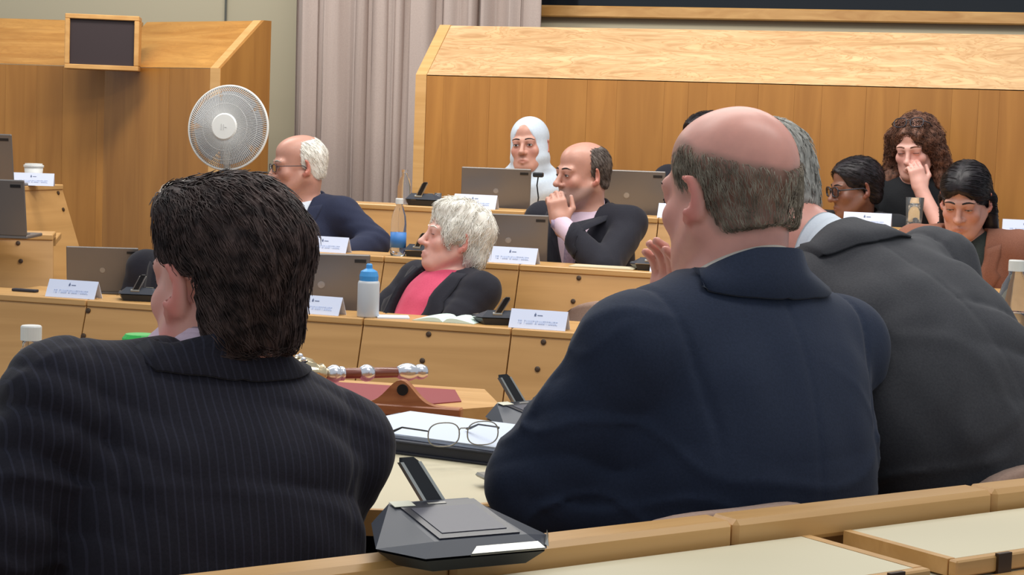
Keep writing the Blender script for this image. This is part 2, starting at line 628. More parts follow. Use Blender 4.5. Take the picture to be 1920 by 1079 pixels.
# framed dark screen across the corner
tv = W(190, 131, 9.28)
root = empty('framed_screen', tv, math.radians(7))
tag(root, 'dark square screen in a light wooden frame high in the corner', 'screen')
w2, h, fr = 0.181, 0.272, 0.024
obj('frame', merge(box(-w2, w2, 0, 0.16, 0, fr, .003), box(-w2, w2, 0, 0.16, h - fr, h, .003),
                   box(-w2, -w2 + fr, 0, 0.16, fr, h - fr, .003), box(w2 - fr, w2, 0, 0.16, fr, h - fr, .003)), 'frame_wood', root)
obj('screen_panel', box(-w2 + fr, w2 - fr, 0.018, 0.05, fr, h - fr), 'screen_dark', root)
obj('bracket', box(-0.05, 0.05, 0.16, 0.30, 0.06, 0.2), 'black_plastic', root)


# ------------------------------------------------------------------ far desks
TAN = math.tan(math.radians(18))


def desk_unit(p, rz, w, zt, label, bolts=(), group='desk units of the far rows', hgt=None, miter=(0, 0), depth=0.62, cat='desk'):
    """one desk unit: tilted front panel, raised ledge, lower writing top. origin at the ledge's front left corner"""
    root = empty('desk_unit', (p[0], p[1], 0), rz)
    tag(root, label, cat, group)
    H = hgt if hgt else zt
    g = 0.0022
    a, b = miter
    t = 0.022
    fy = lambda z: -(zt - z) * TAN
    zb = zt - H
    top, bot = zt - 0.020, zb
    pts = [(g, fy(top), top), (w - g, fy(top), top), (g - a, fy(bot), bot), (w - g + b, fy(bot), bot)]
    pts += [(x, y + t, z) for x, y, z in pts]
    fp = obj('front_panel', hull(pts), 'veneer_desk', root)
    for bx, dz in bolts:
        zz = zt - dz
        obj('bolt', xf(lathe([(0.0, -0.002), (0.0085, -0.002), (0.0085, 0.003), (0.004, 0.0045), (0.0, 0.0045)], 10),
                       (bx, fy(zz) - 0.001, zz), M=Matrix.Rotation(PI / 2 + math.radians(-18), 4, 'X')), 'bolt', fp)
    obj('ledge', box(g, w - g, -0.012, 0.20, zt - 0.022, zt, 0.003), 'veneer_rail', root)
    obj('upstand', box(g, w - g, 0.178, 0.198, zt - 0.055, zt - 0.022), 'veneer_desk', root)
    obj('writing_top', box(g, w - g, 0.2, 0.2 + depth - 0.2, zt - 0.055, zt - 0.03, 0.003), 'veneer_rail', root)
    obj('side_panel', box(0.01, 0.03, 0.02, 0.45, 0.0, zt - 0.055), 'veneer_desk', root)
    return root


ZR = {1: 0.78, 2: 0.91, 3: 1.06}
RA = {1: math.radians(-16.4), 2: math.radians(-18.5), 3: math.radians(-16.0)}
P0 = {1: Wz(165, 562, ZR[1]), 2: Wz(720, 480.5, ZR[2]), 3: Wz(757, 385.5, ZR[3])}


def on_row(r, px, py_guess=None):
    """parameter along row r's front edge at photo column px"""
    d = np.array([math.cos(RA[r]), math.sin(RA[r]), 0])
    lo, hi = -4.0, 4.0
    for _ in range(50):
        m = (lo + hi) / 2
        q = np.array(P0[r]) + d * m - CAM
        x = 960 + FPX * (q @ _R) / (q @ _F)
        if x < px: lo = m
        else: hi = m
    return m


def row_pt(r, t, back=0.0):
    d = np.array([math.cos(RA[r]), math.sin(RA[r])])
    n = np.array([-d[1], d[0]])
    return np.array(P0[r])[:2] + d * t + n * back


WORDS = ['first', 'second', 'third', 'fourth', 'fifth', 'sixth', 'seventh', 'eighth']


def row(r, cols, bolts, names):
    ts = [on_row(r, c) for c in cols]
    for i in range(len(ts) - 1):
        p = row_pt(r, ts[i])
        bl = [(on_row(r, bx) - ts[i], dz) for bx, dz in bolts if cols[i] < bx < cols[i + 1]]
        desk_unit(p, RA[r], ts[i + 1] - ts[i], ZR[r], names[i], bl)


row(1, [-110, 165, 424, 683, 960, 1240, 1525], [(169.5, 0.035), (162.9 + 6, 0.115), (566, 0.035), (559.5, 0.115), (807, 0.035), (802, 0.115),
                                                (1022, 0.035), (1017, 0.115), (1290, .035), (1286, .115), (400, .035), (396, .115)],
    ['front row wooden desk unit under the sloping card at the left edge', 'front row wooden desk unit behind the dark-haired man',
     'front row wooden desk unit beneath the white sports bottle', 'front row wooden desk unit before the woman in coral shirt',
     'front row wooden desk unit under the name card and the empty chair', 'front row wooden desk unit hidden behind the bald man'])
row(2, [470, 722, 975, 1300, 1600, 1960], [(664, 0.035), (660, 0.115), (1088, 0.035), (1083, .115), (905, .035), (900, .115), (1500, .035), (1496, .115)],
    ['middle row wooden desk unit before the white-moustached man', 'middle row wooden desk unit behind the white-haired woman',
     'middle row wooden desk unit before the man resting his chin', 'middle row wooden desk unit behind the bald head',
     'middle row wooden desk unit before the woman in brown jacket'])
row(3, [500, 757, 985, 1235, 1500, 1750, 2000], [(751, 0.04), (748, .11), (1100, .04), (1097, .11), (1560, .04)],
    ['back row wooden desk unit ending at the aisle by the curtain', 'back row wooden desk unit below the name card and microphone',
     'back row wooden desk unit below the woman in white headscarf', 'back row wooden desk unit below the second open laptop',
     'back row wooden desk unit before the woman with thick glasses', 'back row wooden desk unit before the curly-haired woman'])

# left wing, across the aisle
pl2 = Wz(-60, 436, 0.93)
d2 = Wz(101, 440, 0.93)
pl2 = d2 + (pl2 - d2) * 2.0
w2_ = np.hypot(*(d2 - pl2)[:2])
desk_unit(pl2, math.atan2(d2[1] - pl2[1], d2[0] - pl2[0]), np.hypot(*(d2 - pl2)[:2]), 0.93,
          'lower wooden desk end with two bolts beside the aisle laptop', [(w2_ - 0.128, 0.035), (w2_ - 0.116, 0.10)], miter=(0, 0.03))
pl3 = Wz(-60, 351, 1.08)
d3 = Wz(115, 346, 1.08)
pl3 = d3 + (pl3 - d3) * 2.0
w3_ = np.hypot(*(d3 - pl3)[:2])
desk_unit(pl3, math.atan2(d3[1] - pl3[1], d3[0] - pl3[0]), np.hypot(*(d3 - pl3)[:2]), 1.08,
          'upper wooden desk end carrying the paper cup and card', [(w3_ - 0.045, 0.035), (w3_ - 0.040, 0.105)], miter=(0, 0.055))

# ------------------------------------------------------------------ near desk (row of the viewer) and the desk of the seated men
NA = math.atan2(0.457, 0.651)
NR = Wz(1000, 1000, 0.943)
root = empty('near_desk', (NR[0], NR[1], 0), NA)
tag(root, 'nearest wooden desk with raised rail and cream writing flaps', 'desk')
ZN = 0.943


def near_x(px, py, z):
    q = Wz(px, py, z) - NR
    return q[0] * math.cos(NA) + q[1] * math.sin(NA), -q[0] * math.sin(NA) + q[1] * math.cos(NA)


jx = [near_x(350, 1079, ZN)[0] - 0.55, near_x(820, 1030, ZN)[0], near_x(1352, 970, ZN)[0], near_x(1857, 918, ZN)[0], 1.6]
for a, b in zip(jx[:-1], jx[1:]):
    obj('rail', box(a + .001, b - .001, -0.048, 0.0, ZN - 0.034, ZN, 0.006), 'veneer_rail', root)
obj('rail_back', box(-1.3, 1.6, -0.02, 0.0, ZN - 0.5, ZN - 0.036), 'veneer_desk', root)
obj('shelf', box(-1.3, 1.6, -0.235, -0.05, ZN - 0.066, ZN - 0.045, 0.002), 'tablet_white', root)
obj('shelf_edge', box(-1.3, 1.6, -0.252, -0.2355, ZN - 0.070, ZN - 0.043, 0.003), 'veneer_rail', root)
fx = near_x(1610, 1040, ZN - 0.03)[0]
gx = near_x(1690, 1030, ZN - 0.03)[0]
for k, (a, b, dy) in enumerate(((fx - 0.62, fx, 0.0), (gx - 0.012, gx + 0.6, 0.012), (fx - 1.25, fx - 0.66, 0.0))):
    fl = obj('writing_flap', box(a + 0.012, b - 0.014, -0.232 + dy, -0.060, ZN - 0.042, ZN - 0.024), 'tablet_white', root)
    obj('flap_edge', merge(box(a, b, -0.246 + dy, -0.2325 + dy, ZN - 0.0425, ZN - 0.0235, 0.002), box(a, a + 0.0115, -0.232 + dy, -0.06, ZN - 0.0425, ZN - 0.0235),
                           box(b - 0.0135, b, -0.232 + dy, -0.06, ZN - 0.0425, ZN - 0.0235)), 'veneer_rail', fl)
    hx = b - 0.055 if k != 1 else a + 0.075
    obj('hinge_pad', box(hx - 0.011, hx + 0.011, -0.2495 + dy, -0.244 + dy, ZN - 0.049, ZN - 0.021), 'bolt', fl)
obj('leg_panel', merge(box(-1.2, -1.17, -0.2, -0.03, 0.0, ZN - 0.07), box(0.9, 0.93, -0.2, -0.03, 0.0, ZN - 0.07)), 'dark_gap', root)

# desk of the seated men: cream top pieces with wooden lips
ZM = 0.84
q0, q1, q3 = Wz(770, 957, ZM), Wz(905, 941, ZM), Wz(705, 931, ZM)
root = empty('writing_desk', (q0[0], q0[1], 0), NA)
tag(root, 'cream-topped wooden desk before the bald man, holding folder and papers', 'desk')
obj('desk_top', hull([(x, y, z) for x, y in ((0, 0), (2.0, 0), (2.0, 0.50), (-0.06, 0.50), (-0.21, 0.22), (-0.21, 0.13)) for z in (ZM - 0.02, ZM)]), 'tablet_white', root)
obj('front_lip', box(0, 2.0, -0.016, -0.0005, ZM - 0.032, ZM + 0.001, 0.003), 'veneer_rail', root)
obj('side_lip', hull([(0, -0.016, ZM - .036), (0, -0.016, ZM + .001), (-0.21, 0.129, ZM - .036), (-0.21, 0.129, ZM + .001),
                      (-0.004, -0.001, ZM - .036), (-0.004, -0.001, ZM + .001), (-0.205, 0.142, ZM - .036), (-0.205, 0.142, ZM + .001)]), 'veneer_desk', root)
obj('back_rail', box(-0.45, 2.0, 0.50, 0.56, ZM - 0.1, ZM + 0.012, 0.004), 'veneer_rail', root)
obj('modesty_panel', box(-0.45, 2.0, 0.53, 0.55, 0.0, ZM - 0.1), 'veneer_desk', root)
obj('leg_panel', merge(box(0.0, 0.025, 0.05, 0.5, 0.0, ZM - 0.036), box(1.95, 1.975, 0.05, 0.5, 0.0, ZM - 0.036)), 'dark_gap', root)
root = empty('writing_desk', (q0[0] - 1.05 * math.cos(NA) + 0.05, q0[1] - 1.05 * math.sin(NA) + 0.22, 0), NA - math.radians(8))
tag(root, 'cream-topped wooden desk hidden before the dark-haired man', 'desk')
obj('desk_top', box(-0.6, 0.72, 0.02, 0.45, ZM - 0.02, ZM, .002), 'tablet_white', root)
obj('front_lip', box(-0.6, 0.72, 0.0, 0.0195, ZM - 0.034, ZM + 0.001, 0.003), 'veneer_rail', root)
obj('modesty_panel', box(-0.6, 0.72, 0.43, 0.45, 0.0, ZM - 0.02), 'veneer_desk', root)
obj('leg_panel', merge(box(-0.5, -0.475, 0.05, 0.43, 0.0, ZM - 0.02), box(0.6, 0.625, 0.05, 0.43, 0.0, ZM - 0.02)), 'dark_gap', root)

# ------------------------------------------------------------------ table with the mace
ZT = 0.74
t0, t1 = Wz(735, 803, ZT), Wz(938, 771, ZT)
ta = math.atan2(t1[1] - t0[1], t1[0] - t0[0])
MA = math.radians(-12)
tr = Wz(940, 762, ZT)
root = empty('mace_table', (tr[0], tr[1], 0), MA)
tag(root, 'low wooden table with dark red leather top under the mace', 'table')
# local frame: corner at the table's right, x to the right, y away
edge = [(0, 0), (-0.30, -0.36), (-0.95, -0.36), (-0.95, 0.26), (-0.10, 0.26)]
inn = [(-0.10, 0.02), (-0.335, -0.285), (-0.89, -0.285), (-0.89, 0.2), (-0.16, 0.2)]
obj('table_top', hull([(x, y, z) for x, y in edge for z in (ZT - 0.035, ZT)]), 'veneer_rail', root)
obj('leather_inset', hull([(x, y, z) for x, y in inn for z in (ZT - 0.002, ZT + 0.0025)]), 'red_leather', root)
for x, y in ((-0.36, -0.28), (-0.88, -0.28), (-0.88, 0.16), (-0.16, 0.14)):
    obj('leg', box(x - .03, x + .03, y - .03, y + .03, 0, ZT - 0.036), 'veneer_desk', root)

# wooden cradle for the mace
b0, b1 = Wz(640, 757, ZT + 0.02), Wz(866, 772, ZT + 0.02)
ba = math.atan2(b1[1] - b0[1], b1[0] - b0[0])
bl = np.hypot(*(b1 - b0)[:2])
root = empty('mace_stand', (b0[0], b0[1], ZT + 0.003), ba)
tag(root, 'polished wooden cradle with curved end supports on red leather', 'stand')
obj('base_bar', box(-0.30, bl, -0.016, 0.016, 0, 0.024, 0.003), 'stand_wood', root)
def cradle(xc, hw, hh):
    pts = []
    for i in range(25):
        s = i / 24
        x = (s * 2 - 1)
        z = hh * (math.exp(-(x / 0.42) ** 2) - math.exp(-(1 / 0.42) ** 2)) + 0.024
        pts.append((x * hw + xc, z))
    return prism(pts + [(xc + hw, 0.022), (xc - hw, 0.022)], 'y', -0.012, 0.012)
obj('end_support', cradle(bl * 0.50, 0.10, 0.055), 'stand_wood', root)
obj('end_support', cradle(-0.20, 0.09, 0.055), 'stand_wood', root)
obj('socket', xf(lathe([(0.0, 0), (0.0125, 0), (0.0125, 0.004), (0, 0.004)], 16), (bl * 0.52, -0.0125, 0.058), M=Matrix.Rotation(PI / 2, 4, 'X')), 'dark_gap', root)
# the mace itself
ma0 = np.array(W(620, 712, 4.20)); ma1 = np.array(W(798, 716, 4.30))
ang = math.atan2(ma1[1] - ma0[1], ma1[0] - ma0[0])
ml = np.linalg.norm(ma1 - ma0)
mz = ZT + 0.003 + 0.072
root = empty('mace', (ma0[0], ma0[1], mz), ang)
tag(root, 'ceremonial mace with silver knobs and ornate gilt crown head on a wooden cradle', 'mace')
RY = Matrix.Rotation(PI / 2, 4, 'Y')
alx = lambda prof, n=20: xf(lathe(prof, n), (0, 0, 0), M=RY)
obj('staff', alx([(0.0, -0.02), (0.0115, -0.02), (0.0125, ml * .45), (0.0115, ml * .95), (0.0, ml * .95)]), 'staff_wood', root, smooth=True)
kn = lambda x, r, l: alx([(0.0125, x - l)] + [(r * math.sin(PI * i / 10) * 0.95 + 0.0125 * (1 - math.sin(PI * i / 10)), x - l + 2 * l * i / 10) for i in range(1, 10)] + [(0.0125, x + l)], 20)
obj('silver_knob', kn(ml * 0.37, 0.021, 0.017), 'bright_silver', root, smooth=True)
obj('silver_collar', merge(kn(0.008, 0.022, 0.018), alx([(0.0135, 0.02), (0.0165, 0.022), (0.0165, 0.03), (0.0135, 0.032)])), 'bright_silver', root, smooth=True)
foot = obj('foot_knob', merge(kn(ml * 0.80, 0.022, 0.026), kn(ml * 0.94, 0.019, 0.015), alx([(0.0, ml), (0.012, ml - .005), (0.014, ml - 0.02), (0.013, ml - 0.03)])), 'bright_silver', root, smooth=True)
hd = []
prof = [(0.015, -0.012), (0.024, -0.02), (0.021, -0.03), (0.030, -0.042), (0.034, -0.058), (0.040, -0.075), (0.034, -0.088), (0.041, -0.10), (0.046, -0.12),
        (0.040, -0.135), (0.048, -0.15), (0.052, -0.165), (0.03, -0.185), (0.0, -0.19)]
hv, hf = lathe(prof, 40)
hv = [(x * (1 + 0.10 * math.sin(9 * math.atan2(y, x)) * (1 if z < -0.03 else 0) + 0.05 * math.sin(17 * math.atan2(y, x) + z * 300)),
       y * (1 + 0.10 * math.sin(9 * math.atan2(y, x)) * (1 if z < -0.03 else 0) + 0.05 * math.sin(17 * math.atan2(y, x) + z * 300)), z) for x, y, z in hv]
obj('crown_head', xf((hv, hf), M=RY), 'gold_silver', root, smooth=True)
beads = []
for k in range(12):
    a = 2 * PI * k / 12
    for zz, rr in ((-0.073, 0.042), (-0.118, 0.048), (-0.162, 0.054)):
        beads.append(sphere((rr * math.cos(a), rr * math.sin(a), zz), 0.0065, 8, 5))
obj('beading', xf(merge(*beads), M=RY), 'bright_silver', root, smooth=True)


# ------------------------------------------------------------------ small things
def mic_proto():
    root = empty('microphone_unit', (0, 0, 0))
    base = [(-.085, -.03, 0), (-.06, -.072, 0), (.06, -.072, 0), (.085, -.03, 0), (.06, .062, 0), (-.06, .062, 0)]
    rim = [(-.112, -.03, .022), (-.078, -.088, .020), (.078, -.088, .020), (.112, -.03, .022), (.072, .07, .03), (-.072, .07, .03)]
    obj('base', hull(base + [(x * .98, y * .98, z) for x, y, z in rim]), 'black_plastic', root)
    top = [(-.058, -.07, .042), (.062, -.07, .042), (.05, .058, .066), (-.055, .058, .066)]
    body = obj('body', hull([(x, y, z + .004) for x, y, z in rim] + top), 'charcoal_plastic', root)
    n = Vector((0, -.024, .128)).normalized()
    def slab(x0, x1, y0, y1, h0, h1):
        z = lambda y: .042 + (y + .07) * .024 / .128
        return hull([(x, y + n.y * h, z(y) + n.z * h) for x in (x0, x1) for y in (y0, y1) for h in (h0, h1)])
    bz = obj('screen_bezel', slab(-.050, .054, -.066, .05, -.004, .0022), 'bezel', root)
    obj('screen', slab(-.040, .044, -.052, .030, .0015, .0032), 'screen_grey', bz)
    obj('badge', slab(-.012, .012, .040, .045, .002, .003), 'grey_metal', bz)
    obj('sticker', slab(-.057, -.030, .038, .056, .0024, .0032), 'sticker', root)
    obj('chrome_lip', hull([(-.02, -.0885, .026), (.076, -.0885, .026), (.07, -.081, .034), (-.01, -.081, .034), (-.02, -.086, .022), (.076, -.086, .022)]), 'silver', root)
    obj('side_lip', hull([(.082, -.086, .026), (.112, -.034, .026), (.108, -.036, .036), (.086, -.076, .036), (.08, -.08, .028)]), 'silver', root)
    # flat stick microphone on a hinge at the far left corner
    a = Vector((.012, .06, .05)); b = Vector((-.022, .075, .122))
    w = Vector((.0125, 0, 0)); t = Vector((0, .004, -.001))
    st = obj('stick_microphone', hull([tuple(p + sx * w * k + sy * t) for p, k in ((a, 1), (b, .92), (b + (b - a).normalized() * .008, .6)) for sx in (-1, 1) for sy in (-1, 1)]), 'black_plastic', root)
    wl_ = Vector((.0022, 0, 0))
    for sx in (-1, 1):
        obj('silver_edge', hull([tuple(p + sx * w * k + s2 * wl_ + sy * t * 1.1) for p, k in ((a, 1.02), (b, .94)) for s2 in (-1, 1) for sy in (-1, 1)]), 'silver', st)
    obj('hinge', xf(lathe([(0, -.018), (.008, -.018), (.008, .018), (0, .018)], 12), tuple(a), M=Matrix.Rotation(PI / 2, 4, 'Y')), 'grey_metal', root)
    return root


MIC = mic_proto()
_mu = [True]


def place(proto, used, loc, rz, label, cat, group, scale=1.0):
    o = proto if used[0] else copy_tree(proto)
    used[0] = False
    o.location = [float(c) for c in loc]
    o.rotation_euler = (0, 0, rz)
    o.scale = (scale,) * 3 if not hasattr(scale, '__len__') else scale
    return tag(o, label, cat, group)


def mic(loc, rz, label, s=1.0, sz=0.66):
    return place(MIC, _mu, loc, rz, label, 'microphone', 'conference microphone units on the desks', (s, s, s * sz))


q = Wz(846, 1040, ZN)
mic((q[0], q[1], ZN + 0.0005), NA - math.radians(6), 'large charcoal microphone unit with grey screen on the nearest desk rail', 0.86, 0.8)
q = Wz(1010, 800, ZM + 0.013)
mic((q[0], q[1], ZM + 0.0005), NA + math.radians(8), 'charcoal microphone unit half hidden behind the bald man\'s sleeve', 0.95, 0.8)
FAR = PI + RA[1]
for px, r, back, da, s, lab in ((920, 1, 0.10, 0.3, 0.8, 'microphone unit beside the white-haired woman\'s open papers'),
                                (242, 1, 0.09, 0.2, 0.8, 'microphone unit beside the aisle laptop, left of the dark-haired man'),
                                (776, 2, 0.10, 0.0, 0.8, 'microphone unit just behind the white-haired woman\'s face'),
                                (1212, 2, 0.10, 0.1, 0.8, 'microphone unit between the chin-resting man and the bald head'),
                                (782, 3, 0.10, 0.0, 0.88, 'microphone unit on the back desk by the curtain')):
    t = on_row(r, px)
    p = row_pt(r, t, back)
    mic((p[0], p[1], ZR[r] + 0.0005), PI + RA[r] + da, lab, s, 0.85)
q = Wz(4, 340, 1.08)
mic((q[0], q[1] + 0.05, 1.0805), PI + 0.2, 'microphone unit at the far left edge beside the paper cup', 0.62)


def card_proto():
    root = empty('name_card', (0, 0, 0))
    w, h, d = 0.09, 0.056, 0.028
    t = 0.0016
    sec = [(-d, 0), (0, h), (d, 0), (d - t * 1.6, 0), (0, h - t * 2.2), (-d + t * 1.6, 0)]
    n = len(sec)
    v = [(x, p[0], p[1]) for x in (-w, w) for p in sec]
    f = [(i, (i + 1) % n, (i + 1) % n + n, i + n) for i in range(n)] + [(0, 1, 4, 5), (1, 2, 3, 4), (n, n + 5, n + 4, n + 1), (n + 1, n + 4, n + 3, n + 2)]
    obj('card', (v, f), 'card_white', root)
    # faint print on the sloping front: y = -d + s*d, z = s*h
    def strip(x0, x1, s0, s1, e=0.0005):
        P = lambda x, s: [(x, -d + s * d - e * k, s * h + e * k * .5) for k in (0.2, 1.2)]
        return hull(P(x0, s0) + P(x1, s0) + P(x0, s1) + P(x1, s1))
    rr = random.Random(3)
    marks = []
    x = -0.062
    while x < 0.058:
        wv = rr.choice((0.0035, 0.0045, 0.0055))
        if rr.random() < 0.15:
            x += 0.006
            continue
        marks.append(strip(x, x + 0.0012, 0.24, 0.43))
        k = rr.random()
        if k < .7: marks.append(strip(x, x + wv, 0.39, 0.43))
        if k > .3: marks.append(strip(x, x + wv, 0.24, 0.275))
        if k > .5: marks.append(strip(x + wv - .0012, x + wv, 0.24, 0.43))
        x += wv + 0.0022
    obj('lettering', merge(*marks), 'card_ink', root)
    obj('emblem', merge(strip(-0.014, -0.008, 0.66, 0.78), strip(-0.012, -0.010, 0.78, 0.84), strip(-0.004, 0.012, 0.69, 0.73)), 'card_emblem', root)
    return root


CARD = card_proto()
_cu = [True]


def card(loc, rz, label, s=1.0):
    return place(CARD, _cu, loc, rz, label, 'name card', 'folded name cards on the desk ledges', s)


for px, r, back, da, s, lab in ((128, 1, 0.035, 0.0, 1.0, 'white name card before the laptop left of the dark-haired man'),
                                (585, 1, 0.04, -0.1, 1.0, 'white name card right behind the dark-haired man\'s head'),
                                (1005, 1, 0.035, -0.02, 1.0, 'white name card on the front ledge before the empty chair'),
                                (603, 2, 0.04, 0.0, 1.0, 'white name card before the white-moustached man in navy'),
                                (957, 2, 0.035, -0.01, 1.0, 'white name card before the open laptop of the chin-resting man'),
                                (1262, 2, 0.05, 0.1, 1.0, 'white name card peeking out left of the bald man\'s fingers'),
                                (887, 3, 0.035, 0.0, 1.0, 'white name card before the headscarfed woman\'s laptop'),
                                (1273, 3, 0.04, 0.0, 1.0, 'white name card edge beside the bald man\'s face'),
                                (1624, 3, 0.04, 0.0, 1.0, 'white name card between the two women at the top row'),
                                (1925, 3, 0.04, 0.0, 1.0, 'white name card at the right edge above the brown jacket')):
    t = on_row(r, px)
    p = row_pt(r, t, back)
    card((p[0], p[1], ZR[r] + 0.0005), RA[r] + da, lab, s)
q = Wz(64, 348, 1.08)
card((q[0], q[1] - 0.005, 1.0805), 0.12, 'white name card beside the paper cup at upper left', 0.92)
q = Wz(-26, 440, 0.93)
card((q[0], q[1] + 0.03, 0.9305), 0.0, 'white name card cut by the left edge of the picture', 1.0)


def laptop_proto():
    root = empty('laptop', (0, 0, 0))
    w, h = 0.155, 0.205
    obj('base', box(-w, w, 0.0, 0.215, 0, 0.012, 0.003), 'laptop_grey', root)
    # lid hinged at y=0 (far from its user), leaning towards -y, user sits at +y
    T = math.radians(14)
    M = Matrix.Rotation(T, 4, 'X')
    lid = obj('lid', xf(box(-w, w, -0.004, 0.004, 0.0, h, 0.003), (0, 0.0, 0.012), M=M), 'laptop_grey', root)
    obj('maker_mark', xf(xf(lathe([(0, 0), (0.012, 0), (0.012, 0.0008), (0, 0.0008)], 16), (0.0, -0.0042, 0.10), M=Matrix.Rotation(PI / 2, 4, 'X')), (0, 0.0, 0.012), M=M), 'laptop_mark', lid)
    obj('rubber_label', xf(box(0.105, 0.142, -0.0052, -0.0040, 0.178, 0.189), (0, 0.0, 0.012), M=M), 'black_plastic', lid)
    obj('display', xf(box(-w + .008, w - .008, 0.004, 0.0052, 0.012, h - .008), (0, 0.0, 0.012), M=M), 'screen_dark', lid)
    obj('keyboard', box(-w + .02, w - .02, 0.03, 0.12, 0.012, 0.0135), 'black_plastic', root)
    return root


LAP = laptop_proto()
_lu = [True]


def laptop(px, r, back, da, lab, s=1.0, z=None, loc=None):
    if loc is None:
        t = on_row(r, px)
        p = row_pt(r, t, back)
        loc = (p[0], p[1], ZR[r] + 0.0005)
        da += RA[r]
    o = place(LAP, _lu, loc, da, lab, 'laptop', 'open laptops on the desks', s)
    return o


laptop(172, 1, 0.20, 0.12, 'open grey laptop seen from behind beside the aisle desk end', 0.80, loc=tuple(Wz(172, 566, 0.73)[:2] + np.array([0.02, 0.08])) + (0.7505,))
laptop(620, 1, 0.2, 0.1, 'open grey laptop between the dark-haired man and the sports bottle', 1.0, loc=tuple(row_pt(1, on_row(1, 552), 0.215)) + (0.7505,))
laptop(960, 2, 0.1, 0.0, 'open grey laptop between the white-haired woman and chin-resting man', 0.93, loc=tuple(row_pt(2, on_row(2, 915), 0.215)) + (ZR[2] - 0.0295,))
laptop(927, 3, 0.1, 0.0, 'open grey laptop before the woman in white headscarf', 0.92, loc=tuple(row_pt(3, on_row(3, 900), 0.215)) + (ZR[3] - 0.0295,))
laptop(1180, 3, 0.1, 0.0, 'open grey laptop between the chin-resting man and the bald head', 0.98, loc=tuple(row_pt(3, on_row(3, 1150), 0.215)) + (ZR[3] - 0.0295,))
q = W(-46, 352, 7.45)
laptop(0, 3, 0, 0.0, 'open grey laptop at the left edge above the upper desk end', 1.0, loc=(q[0], q[1], 0.956 + 0.125))
q = W(-34, 446, 6.6)
laptop(0, 2, 0, 0.0, 'open grey laptop at the left edge behind the lower desk end', 1.0, loc=(q[0], q[1] + .02, 0.931))


def bottle(name, loc, prof, mat, label, cat='bottle', cap=None, capmat=None, lab=None, labmat=None, water=None, rz=0):
    root = empty(name, loc, rz)
    tag(root, label, cat)
    obj('bottle_body', lathe(prof, 28), mat, root, smooth=True)
    if water:
        obj('water', lathe(water, 24), 'water', root, smooth=True)
    if lab:
        obj('label_band', lathe(lab, 28), labmat, root, smooth=True)
    if cap:
        obj('bottle_cap', lathe(cap, 24), capmat, root)
    return root


def ledge_loc(px, r, back):
    p = row_pt(r, on_row(r, px), back)
    return (p[0], p[1], ZR[r] + 0.0005)


pet = lambda s=1: [(0.0, 0.0), (0.028 * s, 0.0), (0.0315 * s, 0.006), (0.0315 * s, 0.03), (0.030 * s, 0.034), (0.0315 * s, 0.04), (0.0315 * s, 0.115), (0.028 * s, 0.145), (0.018 * s, 0.172), (0.0125 * s, 0.182), (0.0125, 0.19)]
capp = [(0.0, 0.188), (0.0145, 0.188), (0.0145, 0.206), (0.013, 0.208), (0.0, 0.208)]
bottle('water_bottle', ledge_loc(734, 2, 0.06), pet(0.9), 'pet', 'clear water bottle with blue label beside the navy-suited man', cap=capp, capmat='white_plastic',
       lab=[(0.0292, 0.03), (0.0292, 0.085)], labmat='blue_label', water=[(0, .003), (.026, .003), (.0275, .03), (.0275, .06), (0, .06)])
bottle('sports_bottle', ledge_loc(681, 1, 0.04), [(0, 0), (.033, 0), (.0345, .004), (.0345, .105), (.032, .112), (.027, .114), (0, .114)], 'frosted',
       'white sports bottle with blue screw top before the coral-shirted woman', cap=[(0, .112), (.029, .112), (.030, .128), (.026, .143), (.013, .15), (.010, .152), (.010, .163), (.007, .167), (0, .167)], capmat='blue_plastic')
bottle('water_bottle', ledge_loc(737, 3, 0.13), [(0, 0), (.026, 0), (.028, .005), (.028, .07), (.022, .10), (.012, .115), (.012, .13)], 'pet',
       'small clear bottle against the curtain beside the back microphone unit', cap=[(0, .128), (.0135, .128), (.0135, .142), (0, .142)], capmat='pet')
tumb = [(0, 0), (.024, 0), (.025, .003), (.030, .105), (.0285, .105), (.0235, .008), (0, .008)]
def tumbler(loc, label, s=1.0, water=0.06, name='drinking_glass'):
    r_ = empty(name, loc); tag(r_, label, 'glass')
    obj('glass_wall', lathe([(a * s, b * s) for a, b in tumb], 24, cap=False), 'pet', r_, smooth=True)
    if water: obj('water', lathe([(0, .0085 * s), (.0232 * s, .0085 * s), (.0255 * s, water * s), (0, water * s)], 24), 'water', r_, smooth=True)
tumbler(ledge_loc(806, 3, 0.10), 'small clear tumbler beside the back row microphone', 0.5, 0)
tumbler(ledge_loc(1710, 3, 0.07), 'half-filled drinking glass before the curly-haired woman', 1.15, 0.07)

q = Wz(42, 349, 1.08)
root = empty('paper_cup', (q[0], q[1] + 0.175, 1.0805)); tag(root, 'white paper cup with a lid behind the upper left name card', 'cup')
obj('cup_wall', lathe([(0, 0), (.032, 0), (.039, .075), (0, .075)], 24), 'white_plastic', root, smooth=True)
obj('lid', lathe([(0, .074), (.042, .074), (.042, .082), (.036, .084), (.036, .089), (0, .089)], 24), 'white_plastic', root)

